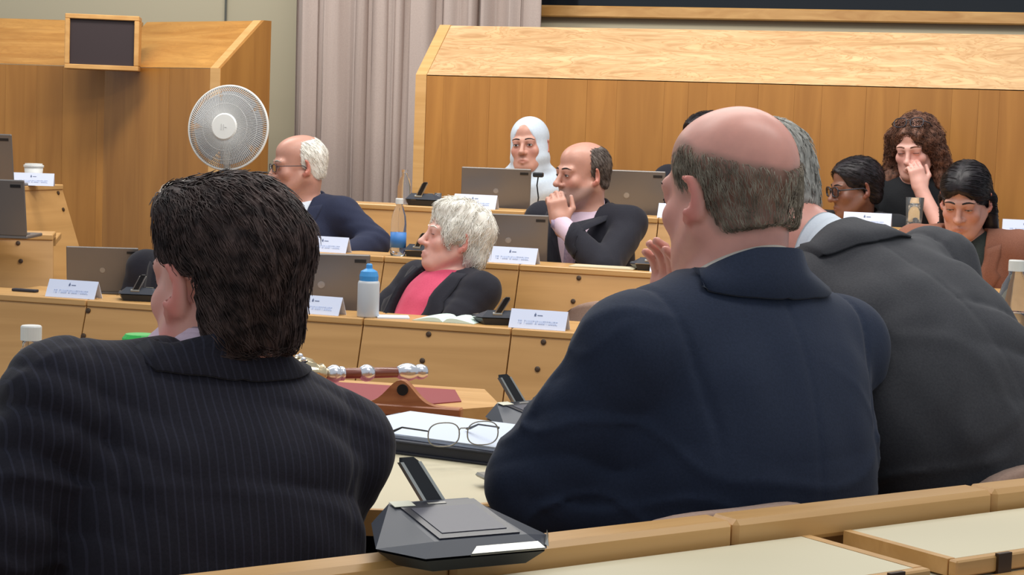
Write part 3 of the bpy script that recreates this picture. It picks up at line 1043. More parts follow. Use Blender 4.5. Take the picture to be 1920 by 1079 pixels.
# bottles close to the viewer
q = W(58, 655, 2.78)
bottle('water_bottle', (q[0], q[1], ZM + 0.0005), [(0, 0), (.03, 0), (.033, .005), (.033, .10), (.031, .14), (.020, .175), (.0125, .185), (.0125, .20)], 'pet',
       'clear water bottle with white cap behind the dark-haired man\'s shoulder', cap=[(0, .196), (.0155, .196), (.0155, .216), (.014, .218), (0, .218)], capmat='white_plastic')
q = W(262, 664, 2.85)
bottle('flask', (q[0], q[1], ZM + 0.0005), [(0, 0), (.026, 0), (.028, .004), (.028, .170), (.024, .180), (0, .180)], 'frosted',
       'flask with bright green lid peeking over the dark-haired man\'s shoulder', cap=[(0, .179), (.027, .179), (.027, .197), (.022, .203), (0, .203)], capmat='green_plastic')
q = W(1895, 690, 3.9)
bottle('water_bottle', (q[0], q[1], ZM + 0.0005), [(0, 0), (.034, 0), (.037, .006), (.037, .06), (.035, .066), (.037, .072), (.037, .15), (.0385, .18), (.037, .215), (.027, .252), (.0155, .272), (.015, .284)], 'pet',
       'large clear water bottle with white cap beside the charcoal-suited back', cap=[(0, .281), (.0165, .281), (.0165, .302), (.0152, .304), (0, .304)], capmat='white_plastic',
       lab=[(0.0376, 0.085), (0.0376, 0.150)], labmat='navy_label', water=[(0, .004), (.034, .006), (.0355, .06), (.0355, .15), (.0365, .195), (0, .195)])

# folder, papers, spectacles, pen, tablet on the men's desk
fx0 = Wz(850, 838, ZM)
root = empty('folder', (fx0[0], fx0[1], ZM + 0.0005), NA - math.radians(62))
tag(root, 'thick black ring folder lying under white papers', 'folder')
obj('lower_cover', box(-0.19, 0.17, -0.125, 0.14, 0, 0.004, 0.001), 'folder_black', root)
obj('spine_block', box(-0.185, 0.165, -0.12, 0.135, 0.004, 0.018), 'folder_black', root)
obj('upper_cover', box(-0.19, 0.17, -0.125, 0.14, 0.018, 0.022, 0.001), 'folder_black', root)
PZ = ZM + 0.0005 + 0.0225
root = empty('paper_stack', (fx0[0], fx0[1], PZ), NA - math.radians(64))
tag(root, 'stack of white papers on the black folder', 'paper')
for k in range(5):
    obj('sheet', xf(box(-0.165, 0.150, -0.108, 0.118, k * 0.0014, k * 0.0014 + 0.0012), rz=0.012 * ((k * 5) % 4 - 1.5)), 'paper', root)
PZ += 0.0072
# spectacles resting upside down on the papers
g0 = Wz(868, 838, PZ)
root = empty('spectacles', (g0[0], g0[1], PZ + 0.001), math.radians(20))
tag(root, 'thin metal-rimmed spectacles lying open on the papers', 'spectacles')
def rim(cxx, w=0.027, h=0.019):
    pts = []
    for i in range(28):
        a = 2 * PI * i / 28
        ca, sa = math.cos(a), math.sin(a)
        pts.append((cxx + w * math.copysign(abs(ca) ** 0.75, ca), 0.006 * math.cos(a) * 0, 0.0195 + h * math.copysign(abs(sa) ** 0.8, sa)))
    return pts
for sx in (-1, 1):
    rm = obj('rim', tube(rim(sx * 0.034), 0.0011, 6, close=True), 'grey_metal', root, smooth=True)
    v = rim(sx * 0.034, 0.0262, 0.0182)
    obj('lens', (v + [(p[0], p[1] + 0.0012, p[2]) for p in v], [tuple(range(27, -1, -1)), tuple(range(28, 56))] + [(i, (i + 1) % 28, (i + 1) % 28 + 28, i + 28) for i in range(28)]), 'lens', rm)
    tp = [(sx * 0.062, 0.0, 0.026), (sx * 0.067, 0.01, 0.026), (sx * 0.068, 0.09, 0.018), (sx * 0.069, 0.125, 0.006), (sx * 0.07, 0.14, 0.003)]
    obj('temple', tube(tp, [0.0012, 0.0014, 0.0015, 0.0022, 0.0022], 6), 'black_plastic', root, smooth=True)
obj('bridge', tube([(-0.0075, 0, 0.026), (-0.004, 0.002, 0.0285), (0.004, 0.002, 0.0285), (0.0075, 0, 0.026)], 0.0011, 6), 'grey_metal', root, smooth=True)
root.rotation_euler = (0, 0, math.radians(26))

q = Wz(768, 800, ZM)
root = empty('tablet_case', (q[0], q[1], ZM + 0.0005), math.radians(6)); tag(root, 'flat dark tablet case behind the papers', 'case')
obj('cover', box(-0.055, 0.045, -0.03, 0.05, 0, 0.008, 0.002), 'folder_black', root)
obj('spine', box(-0.055, 0.045, -0.035, -0.03, 0.001, 0.007), 'black_plastic', root)
q = Wz(915, 889, ZM + 0.02)
root = empty('phone', (q[0], q[1], ZM + 0.0005), math.radians(25)); tag(root, 'small silver-edged phone propped beside the bald man\'s elbow', 'phone')
obj('phone_body', xf(box(-0.012, 0.06, -0.014, 0.022, 0.012, 0.019, 0.003)), 'grey_metal', root)
obj('phone_stand', hull([(0.0, -0.006, 0), (0.03, -0.006, 0), (0.0, 0.012, 0), (0.03, 0.012, 0), (0.03, 0.0, .0125), (0.02, 0.01, .0125)]), 'black_plastic', root)

# papers in front of the white-haired woman
q = row_pt(1, on_row(1, 825), 0.085)
root = empty('open_booklet', (q[0], q[1], ZR[1] + 0.0005), RA[1]); tag(root, 'open pale green booklet before the white-haired woman', 'booklet')
for sx in (-1, 1):
    pts = [(sx * 0.10 * i / 8, 0.012 * math.sin(PI * (i / 8) ** 0.6) + 0.001) for i in range(9)]
    obj('page', prism([(x, z) for x, z in pts] + [(pts[-1][0], 0.0)] + [(0, 0)], 'y', -0.06, 0.09), 'paper_green', root)
q = row_pt(1, on_row(1, 722), 0.07)
root = empty('paper_sheet', (q[0], q[1], ZR[1] + 0.0005), RA[1] + 0.4); tag(root, 'loose white sheet beside the sports bottle', 'paper')
obj('sheet', box(-0.05, 0.05, -0.04, 0.04, 0, 0.004), 'paper', root)
q = row_pt(2, on_row(2, 1130), 0.07)
root = empty('paper_sheet', (q[0], q[1], ZR[2] + 0.0005), RA[2] + 0.05); tag(root, 'flat cream papers before the chin-resting man', 'paper')
obj('sheet', box(-0.13, 0.10, -0.05, 0.06, 0, 0.004), 'tablet_white', root)
q = Wz(42, 549, ZR[1])
root = empty('ruler_case', (q[0], q[1] + 0.03, ZR[1] + 0.0005), RA[1]); tag(root, 'slim dark pen case lying on the ledge at left', 'case')
obj('case_body', box(-0.045, 0.045, -0.01, 0.015, 0, 0.009, 0.002), 'folder_black', root)

# ------------------------------------------------------------------ white fan in the aisle
fc = W(428, 240, 7.9)
root = empty('pedestal_fan', (fc[0], fc[1], 0), math.radians(-14))
tag(root, 'round white pedestal fan standing in the aisle', 'fan')
hz = fc[2]
FR = 0.178
MF = Matrix.Rotation(math.radians(-6), 4, 'X')
F0 = (0, 0, hz)
obj('base', lathe([(0, 0), (.17, 0), (.17, .02), (.05, .035), (0, .035)], 32), 'white_plastic', root, smooth=True)
obj('pole', lathe([(0, .03), (.014, .03), (.014, hz - .16), (.02, hz - .15), (.02, hz - .02), (0, hz - .02)], 14), 'white_plastic', root, smooth=True)
RX = Matrix.Rotation(PI / 2, 4, 'X')
mo = obj('motor', xf(xf(lathe([(0, -.13), (.04, -.125), (.055, -.08), (.055, -.02), (0, -.02)], 20), M=RX), F0, M=MF), 'white_plastic', root, smooth=True)
obj('rim_ring', xf(xf(tube([(FR * math.cos(a), FR * math.sin(a), 0.0) for a in np.linspace(0, 2 * PI, 64, endpoint=False)], 0.0055, 8, close=True), M=RX), F0, M=MF), 'white_plastic', root, smooth=True)
wires = []
for sgn in (1, -1):
    for k in range(120):
        a = 2 * PI * k / 120
        pts = []
        for s in np.linspace(0.05, FR, 7):
            aa = a + 0.25 * (1 - s / FR)
            pts.append((s * math.cos(aa), s * math.sin(aa), sgn * 0.045 * math.sqrt(max(0, 1 - (s / FR) ** 2)) + 0.0))
        wires.append(tube(pts, 0.0017, 4))
gr = obj('grille', xf(xf(merge(*wires), M=RX), F0, M=MF), 'fan_wire', root)
obj('grille_ring', xf(xf(merge(*[tube([(r_ * math.cos(a), r_ * math.sin(a), z_) for a in np.linspace(0, 2 * PI, 48, endpoint=False)], 0.0012, 4, close=True) for r_, z_ in ((.10, .0375), (.14, .028), (.10, -.0375), (.14, -.028))]), M=RX), F0, M=MF), 'fan_wire', gr)
hb = obj('hub_badge', xf(xf(lathe([(0, .040), (.056, .040), (.058, .044), (.052, .049), (0, .05)], 32), M=RX), F0, M=MF), 'white_plastic', root, smooth=False)
obj('badge_mark', xf(xf(merge(box(-.012, -.009, -.014, .012, .0495, .0508), box(-.002, .001, -.014, .010, .0495, .0508), box(.004, .014, -.004, -.001, .0495, .0508)), M=RX), F0, M=MF), 'fan_wire', hb)
for k in range(5):
    v, f = [], []
    for i in range(9):
        r_ = 0.03 + (FR - 0.022 - 0.03) * i / 8
        wd = 0.34 + 0.34 * math.sin(PI * min(1, i / 8 + 0.2) * .8)
        for j in range(7):
            a = 2 * PI * k / 5 + wd * (j / 3 - 1)
            v.append((r_ * math.cos(a), r_ * math.sin(a), 0.012 * (j / 3 - 1)))
    for i in range(8):
        for j in range(6):
            f.append((i * 7 + j, i * 7 + j + 1, (i + 1) * 7 + j + 1, (i + 1) * 7 + j))
    nn = len(v)
    v += [(p[0], p[1], p[2] - 0.002) for p in v]
    f += [tuple(q + nn for q in reversed(ff)) for ff in f]
    obj('blade', xf(xf((v, f), M=RX), F0, M=MF), 'fan_blade', root, smooth=True)


# ------------------------------------------------------------------ chairs
def chair_proto():
    root = empty('swivel_chair', (0, 0, 0))
    # local: sitter faces +y, seat surface at z=0 (pedestal below is added to reach the floor)
    obj('seat', hull([(x * sx, y, z) for x, y, z in ((.22, -.2, -.02), (.24, .05, -.02), (.2, .22, -.03), (.2, -.2, -.08), (.2, .2, -.08), (.24, 0.0, -.07)) for sx in (-1, 1)]), 'upholstery', root)
    v, f = [], []
    n = 17
    for j, (z, dy, hw) in enumerate(((.04, .0, .20), (.14, -.012, .215), (.26, -.03, .225), (.345, -.05, .21), (.365, -.056, .185))):
        for i in range(n):
            s = i / (n - 1) * 2 - 1
            v.append((s * hw, -.168 + dy * .5 + 0.045 * s * s, z - (0.05 * s ** 4 if j >= 3 else 0)))
    for j in range(4):
        for i in range(n - 1):
            f.append((j * n + i, j * n + i + 1, (j + 1) * n + i + 1, (j + 1) * n + i))
    k = len(v)
    v += [(p[0] * .97, p[1] - 0.026, p[2]) for p in v]
    f2 = [tuple(a + k for a in reversed(q)) for q in f]
    rim_ = []
    for i in range(n - 1):
        rim_.append((i + 1, i, i + k, i + 1 + k))
        rim_.append((4 * n + i, 4 * n + i + 1, 4 * n + i + 1 + k, 4 * n + i + k))
    for j in range(4):
        rim_.append((j * n, (j + 1) * n, (j + 1) * n + k, j * n + k))
        rim_.append(((j + 1) * n + n - 1, j * n + n - 1, j * n + n - 1 + k, (j + 1) * n + n - 1 + k))
    obj('backrest', (v, f + f2 + rim_), 'upholstery', root, smooth=True)
    for sx in (-1, 1):
        ar = obj('armrest', box(sx * .275 - .022, sx * .275 + .022, -.17, .12, .165, .195, .008), 'upholstery', root)
        obj('arm_post', tube([(sx * .275, -.05, .166), (sx * .275, -.05, -.03), (sx * .19, -.05, -.06)], 0.012, 8), 'black_plastic', ar)
    return root


CH = chair_proto()
_chu = [True]


def chair(loc, rz, label, floor_z=0.0):
    o = CH if _chu[0] else copy_tree(CH)
    _chu[0] = False
    o.location = [float(c) for c in loc]
    o.rotation_euler = (0, 0, rz)
    h = loc[2] - 0.08 - floor_z
    obj('pedestal', tube([(0, 0, -.082), (0, 0, -.08 - h + .03)], 0.03, 10), 'black_plastic', o)
    obj('foot_plate', lathe([(0, -.08 - h), (.2, -.08 - h), (.19, -.08 - h + .02), (.04, -.08 - h + .04), (0, -.08 - h + .04)], 20), 'black_plastic', o, smooth=True)
    return tag(o, label, 'chair', 'upholstered swivel chairs')


p = row_pt(1, on_row(1, 1045), 0.62)
chair((p[0], p[1], 0.44), PI + RA[1], 'empty mauve-beige chair behind the front ledge')

# clip-on camera at the headscarfed woman's laptop, red bag at the right edge
q = row_pt(3, on_row(3, 985), 0.175)
root = empty('clip_camera', (q[0], q[1], ZR[3] + 0.0005), RA[3]); tag(root, 'small black camera on a thin stalk beside the headscarf', 'camera')
obj('stalk', tube([(0, 0, .004), (0.004, 0, .05), (-.004, 0, .10), (0, 0, .135)], .003, 6), 'black_plastic', root, smooth=True)
obj('camera_head', box(-.021, .021, -.012, .012, .133, .153, .004), 'black_plastic', root)
obj('foot', lathe([(0, 0), (.018, 0), (.016, .006), (0, .006)], 14), 'black_plastic', root)
q = row_pt(3, on_row(3, 1950), 0.12)
root = empty('red_bag', (q[0], q[1], ZR[3] + 0.0005), RA[3]); tag(root, 'red soft bag cut off by the right edge of the picture', 'bag')
obj('bag_body', hull([(x, y, z) for x, y, z in ((-.05, -.03, 0), (.07, -.03, 0), (-.05, .05, 0), (.07, .05, 0), (-.035, -.015, .11), (.055, -.015, .11), (-.035, .03, .11), (.055, .03, .11), (0, 0, .12))]), 'red_thing', root)
obj('bag_handle', tube([(-.02, .01, .11), (-.01, .01, .14), (.03, .01, .14), (.04, .01, .11)], .005, 6), 'red_thing', root)

# ------------------------------------------------------------------ people: distance-field modelling
def smin(a, b, k):
    h = np.clip(0.5 + 0.5 * (b - a) / k, 0, 1)
    return b * (1 - h) + a * h - k * h * (1 - h)


def wob(X, Y, Z, seed, sc):
    """smooth pseudo-noise in about [-1, 1]"""
    r = np.random.default_rng(seed)
    out = 0
    for i in range(5):
        d = r.normal(size=3); d /= np.linalg.norm(d)
        k = sc * (0.7 + 0.9 * r.random())
        out = out + np.sin((X * d[0] + Y * d[1] + Z * d[2]) * k + r.random() * 7 + 0.8 * np.sin((X * d[1] + Y * d[2] - Z * d[0]) * k * 0.6))
    return out / 3.2


class Field:
    def __init__(s):
        s.ops = []

    def add(s, fn, lo, hi, op='u', k=0.02):
        s.ops.append((fn, np.array(lo, float), np.array(hi, float), op, k))
        return s

    def ell(s, c, r, R=None, op='u', k=0.02):
        c = np.array(c, float); r = np.array(r, float); m = r.max()
        def fn(X, Y, Z):
            x, y, z = X - c[0], Y - c[1], Z - c[2]
            if R is not None:
                x, y, z = (R[0, 0] * x + R[1, 0] * y + R[2, 0] * z, R[0, 1] * x + R[1, 1] * y + R[2, 1] * z, R[0, 2] * x + R[1, 2] * y + R[2, 2] * z)
            k0 = np.sqrt((x / r[0]) ** 2 + (y / r[1]) ** 2 + (z / r[2]) ** 2) + 1e-9
            k1 = np.sqrt((x / r[0] ** 2) ** 2 + (y / r[1] ** 2) ** 2 + (z / r[2] ** 2) ** 2) + 1e-9
            return k0 * (k0 - 1) / k1
        return s.add(fn, c - m, c + m, op, k)

    def cap(s, a, b, ra, rb=None, op='u', k=0.02):
        a = np.array(a, float); b = np.array(b, float)
        rb = ra if rb is None else rb
        d = b - a; L = d @ d + 1e-12
        def fn(X, Y, Z):
            t = np.clip(((X - a[0]) * d[0] + (Y - a[1]) * d[1] + (Z - a[2]) * d[2]) / L, 0, 1)
            return np.sqrt((X - a[0] - t * d[0]) ** 2 + (Y - a[1] - t * d[1]) ** 2 + (Z - a[2] - t * d[2]) ** 2) - (ra + (rb - ra) * t)
        m = max(ra, rb)
        return s.add(fn, np.minimum(a, b) - m, np.maximum(a, b) + m, op, k)

    def box(s, c, h, R, rad, op='u', k=0.02):
        c = np.array(c, float); h = np.array(h, float)
        def fn(X, Y, Z):
            x, y, z = X - c[0], Y - c[1], Z - c[2]
            x, y, z = (R[0, 0] * x + R[1, 0] * y + R[2, 0] * z, R[0, 1] * x + R[1, 1] * y + R[2, 1] * z, R[0, 2] * x + R[1, 2] * y + R[2, 2] * z)
            qx, qy, qz = np.abs(x) - h[0] + rad, np.abs(y) - h[1] + rad, np.abs(z) - h[2] + rad
            return np.sqrt(np.maximum(qx, 0) ** 2 + np.maximum(qy, 0) ** 2 + np.maximum(qz, 0) ** 2) + np.minimum(np.maximum(qx, np.maximum(qy, qz)), 0) - rad
        m = np.linalg.norm(h)
        return s.add(fn, c - m, c + m, op, k)

    def all(s, fn, op='i', k=0.005):
        return s.add(fn, (-9, -9, -9), (9, 9, 9), op, k)

    @staticmethod
    def _comb(F, d, op, k):
        if op == 'u': return smin(F, d, k)
        if op == 's': return -smin(-F, d, k)
        if op == 'i': return -smin(-F, -d, k)
        return F + d                                   # 'd': displacement

    def __call__(s, P):
        X, Y, Z = P[:, 0], P[:, 1], P[:, 2]
        F = np.full(len(P), 1.0)
        for fn, lo, hi, op, k in s.ops:
            F = s._comb(F, fn(X, Y, Z), op, k)
        return F

    def grad(s, P, e=0.002):
        g = np.stack([s(P + np.eye(3)[i] * e) - s(P - np.eye(3)[i] * e) for i in range(3)], 1)
        return g / (np.linalg.norm(g, axis=1, keepdims=True) + 1e-9)

    def bounds(s):
        lo = np.min([o[1] for o in s.ops if o[3] == 'u'], 0)
        hi = np.max([o[2] for o in s.ops if o[3] == 'u'], 0)
        return lo - 0.02, hi + 0.02

    def mesh(s, fine, h, H):
        lo, hi = s.bounds()
        ax = []
        for i in range(3):
            c = lo[i]; a = [c]
            while c < hi[i]:
                c += h if any(f[0][i] - H <= c <= f[1][i] for f in fine) else H
                a.append(c)
            ax.append(np.array(a))
        xs, ys, zs = ax
        F = np.full((len(xs), len(ys), len(zs)), 1.0, np.float32)
        for fn, l, u, op, k in s.ops:
            m = k + 2 * H + 0.01
            sl = []
            for i, a in enumerate(ax):
                i0 = max(0, np.searchsorted(a, l[i] - m) - 1); i1 = np.searchsorted(a, u[i] + m) + 1
                sl.append(slice(i0, i1))
            sl = tuple(sl)
            X = xs[sl[0]].astype(np.float32)[:, None, None]; Y = ys[sl[1]].astype(np.float32)[None, :, None]; Z = zs[sl[2]].astype(np.float32)[None, None, :]
            F[sl] = s._comb(F[sl], fn(X, Y, Z), op, k)
        return surface_nets(F, xs, ys, zs)


def surface_nets(F, xs, ys, zs):
    S = F < 0
    n = S.shape
    c = np.zeros((n[0] - 1, n[1] - 1, n[2] - 1), np.int8)
    for i in (0, 1):
        for j in (0, 1):
            for k in (0, 1):
                c += S[i:n[0] - 1 + i, j:n[1] - 1 + j, k:n[2] - 1 + k]
    I, J, K = np.nonzero((c > 0) & (c < 8))
    idx = np.full(c.shape, -1, np.int32)
    idx[I, J, K] = np.arange(len(I))
    acc = np.zeros((len(I), 3)); cnt = np.zeros(len(I))
    ax = (xs, ys, zs)
    for a in range(3):
        b, d = [q for q in range(3) if q != a]
        for ob in (0, 1):
            for od in (0, 1):
                o0 = [0, 0, 0]; o0[b] = ob; o0[d] = od
                o1 = list(o0); o1[a] = 1
                f0 = F[I + o0[0], J + o0[1], K + o0[2]]; f1 = F[I + o1[0], J + o1[1], K + o1[2]]
                m = (f0 < 0) != (f1 < 0)
                t = np.where(m, f0 / np.where(m, f0 - f1, 1), 0)
                ii = (I, J, K)
                p = np.zeros((len(I), 3))
                p[:, a] = ax[a][ii[a]] * (1 - t) + ax[a][ii[a] + 1] * t
                p[:, b] = ax[b][ii[b] + ob]
                p[:, d] = ax[d][ii[d] + od]
                acc += p * m[:, None]; cnt += m
    V = acc / cnt[:, None]
    quads = []
    for a in range(3):
        b, d = (a + 1) % 3, (a + 2) % 3
        s0 = [slice(None)] * 3; s1 = [slice(None)] * 3
        s0[a] = slice(0, n[a] - 1); s1[a] = slice(1, n[a])
        A, B = S[tuple(s0)], S[tuple(s1)]
        e = np.argwhere(A != B)
        e = e[(e[:, b] > 0) & (e[:, d] > 0) & (e[:, b] < n[b] - 1) & (e[:, d] < n[d] - 1)]
        ins = A[e[:, 0], e[:, 1], e[:, 2]]
        def cell(ob, od):
            q = e.copy(); q[:, b] -= ob; q[:, d] -= od
            return idx[q[:, 0], q[:, 1], q[:, 2]]
        q = np.stack([cell(1, 1), cell(0, 1), cell(0, 0), cell(1, 0)], 1)
        q[~ins] = q[~ins][:, ::-1]
        quads.append(q)
    return V, np.concatenate(quads)


def Rx(a): c, s = math.cos(a), math.sin(a); return np.array([[1, 0, 0], [0, c, -s], [0, s, c]])
def Ry(a): c, s = math.cos(a), math.sin(a); return np.array([[c, 0, s], [0, 1, 0], [-s, 0, c]])
def Rz(a): c, s = math.cos(a), math.sin(a); return np.array([[c, -s, 0], [s, c, 0], [0, 0, 1]])


rad = math.radians


# ---- head in its own frame: +y is the face, +z up, origin between the ears
def head_field(f, T, Rh, hs, sex='m', nose=1.0, jaw=1.0, ears=True, mouth=0.0):
    """T(p): head frame -> person frame"""
    E = lambda c, r, op='u', k=0.02, R=None: f.ell(T(c), np.array(r) * hs, Rh if R is None else Rh @ R, op, k * hs)
    C = lambda a, b, ra, rb=None, op='u', k=0.02: f.cap(T(a), T(b), ra * hs, (rb if rb is not None else ra) * hs, op, k * hs)
    w = jaw
    E((0, -.017, .040), (.0745, .096, .082))
    E((0, .012, .055), (.064, .076, .060), k=.012)                       # forehead
    E((0, .030, -.030), (.060 * w, .062, .080), k=.03)                   # mid face
    E((0, .045, -.072), (.045 * w, .044, .046), k=.025)                  # jaw
    E((0, .074, -.100), (.020 * w, .018, .017), k=.022)                  # chin
    for s in (-1, 1):
        C((s * .058 * w, .0, -.045), (s * .030 * w, .062, -.098), .018, .014, k=.03)   # jaw line
        E((s * .040, .064, -.026), (.022, .018, .020), k=.02)            # cheek bone
        E((s * .031, .099, .002), (.019, .013, .013), 's', .014)         # eye socket
        E((s * .031, .0775, -.001), (.0155, .0135, .0125), k=.004)       # lidded eyeball
    C((-.042, .078, .020), (-.012, .088, .019), .010, .009, k=.018)      # brow
    C((.042, .078, .020), (.012, .088, .019), .010, .009, k=.018)
    C((0, .089, .012), (0, .111 + .006 * (nose - 1), -.030), .0075, .0100 * nose, k=.010)
    E((0, .113 + .008 * (nose - 1), -.034), (.012 * nose, .012, .010), k=.008)
    for s in (-1, 1):
        E((s * .0125 * nose, .097, -.037), (.0085, .010, .0075), k=.008)
        C((s * .004, .0955, -.0665), (s * .021, .088, -.070), .0062, .0035, k=.007)    # upper lip
        C((s * .003, .0940, -.0775), (s * .019, .087, -.074), .0070, .0035, k=.007)    # lower lip
    C((-.022, .099, -.0718), (.022, .099, -.0718), .0018, None, 's', .004)             # mouth line
    if ears:
        for s in (-1, 1):
            Re = Rz(s * rad(-34)) @ Rx(rad(-12))
            E((s * .0825, -.014, -.004), (.0070, .019, .033), k=.006, R=Re)
            E((s * .0890, -.006, .001), (.0060, .0115, .021), 's', .005, R=Re)
            E((s * .080, -.004, -.031), (.0065, .009, .010), k=.006)


def hand(f, wrist, d, nrm, side, curl=0.7, spread=0.0, hs=1.0, thumb=0.5):
    """d: finger direction, nrm: out of the back of the hand; side +1 puts the thumb at d x nrm"""
    d = np.array(d, float); d /= np.linalg.norm(d)
    nrm = np.array(nrm, float); nrm -= d * (nrm @ d); nrm /= np.linalg.norm(nrm)
    s = np.cross(d, nrm) * side                               # towards the thumb
    wrist = np.array(wrist, float)
    R = np.stack([s, nrm, d], 1)
    f.box(wrist + d * .045 * hs, np.array((.040, .014, .048)) * hs, R, .013 * hs, k=.015)
    f.cap(wrist - d * .03, wrist + d * .02, .027 * hs, .026 * hs, k=.02)
    lens = (.070, .078, .073, .058)
    cl = curl if hasattr(curl, '__len__') else [curl] * 4
    for i in range(4):
        base = wrist + d * (.088 - .004 * abs(i - 1)) * hs + s * (.030 - .0195 * i) * hs
        L = lens[i] * hs
        a = cl[i] * 0.6
        dd = d + s * spread * (1.2 - i) * .25
        dd /= np.linalg.norm(dd)
        p = base
        for j, (fr, rr) in enumerate(((.45, .0092), (.30, .0085), (.25, .0075))):
            v = dd * math.cos(a) - nrm * math.sin(a)
            q = p + v * L * fr
            f.cap(p, q, rr * hs, (rr - .0006) * hs, k=.004)
            p = q; a += cl[i] * 0.95
    b = wrist + d * .02 * hs + s * .030 * hs
    v1 = (d * .65 + s * .75 - nrm * .25 * thumb); v1 /= np.linalg.norm(v1)
    v2 = (d * .9 + s * .15 * (1 - thumb) - nrm * .45 * thumb); v2 /= np.linalg.norm(v2)
    m = b + v1 * .040 * hs
    f.cap(b, m, .014 * hs, .0115 * hs, k=.014)
    f.cap(m, m + v2 * .048 * hs, .0112 * hs, .0085 * hs, k=.004)


def ik(S, Wp, l1, l2, pole):
    S, Wp, pole = np.array(S, float), np.array(Wp, float), np.array(pole, float)
    d = Wp - S; L = np.linalg.norm(d)
    if L > (l1 + l2) * .995:
        Wp = S + d / L * (l1 + l2) * .995; d = Wp - S; L = np.linalg.norm(d)
    u = d / L
    a = (l1 * l1 - l2 * l2 + L * L) / (2 * L)
    h = math.sqrt(max(0, l1 * l1 - a * a))
    n = pole - u * (pole @ u); n /= np.linalg.norm(n)
    return S + u * a + n * h, Wp


def strand_mesh(paths, r0, wide=None):
    """paths (S, N, 3) -> three-sided tapering strands"""
    S, n, _ = paths.shape
    t = np.gradient(paths, axis=0)
    t /= np.linalg.norm(t, axis=2, keepdims=True) + 1e-9
    ref = paths - paths.mean(axis=(0, 1))
    a = np.cross(t, ref); a /= np.linalg.norm(a, axis=2, keepdims=True) + 1e-9
    b = np.cross(t, a)
    taper = np.linspace(1, 0.25, S) ** 0.8
    taper[0] = 0.7
    V = []
    for k in range(3):
        w = 2 * PI * k / 3
        V.append(paths + (a * math.cos(w) * (wide or 1) + b * math.sin(w)) * (r0 * taper)[:, None, None])
    V = np.stack(V, 2)                                   # S, n, 3, 3
    idx = np.arange(S * n * 3).reshape(S, n, 3)
    q = []
    for k in range(3):
        l = (k + 1) % 3
        q.append(np.stack([idx[:-1, :, k], idx[:-1, :, l], idx[1:, :, l], idx[1:, :, k]], -1).reshape(-1, 4))
    return V.reshape(-1, 3), np.concatenate(q)


def grow(field, roots, flow, length, nseg, lift, jit, rg, curl=0.0):
    P = roots.copy(); out = [P.copy()]
    L = length * (0.65 + 0.7 * rg.random(len(P)))
    off = rg.random(len(P)) * lift
    ph = rg.random(len(P)) * 7
    for s in range(nseg):
        g = field.grad(P)
        t = flow(P) + rg.normal(size=P.shape) * jit
        if curl:
            t = t + curl * np.cross(g, t) * np.sin(ph + s * 1.7)[:, None]
        t -= g * (t * g).sum(1, keepdims=True)
        t /= np.linalg.norm(t, axis=1, keepdims=True) + 1e-9
        P = P + t * (L / nseg)[:, None]
        d = field(P)
        P = P - g * (d - off * (s + 1) / nseg - 0.001)[:, None]
        out.append(P.copy())
    return np.stack(out)


def surf_points(field, n, keep, rg, c=(0, 0, .02), it=9):
    d = rg.normal(size=(n * 3, 3)); d /= np.linalg.norm(d, axis=1, keepdims=True)
    P = np.array(c) + d * 0.16
    for _ in range(it):
        P = P - d * field(P)[:, None] * 0.9
    P = P[keep(P)]
    return P[:n]


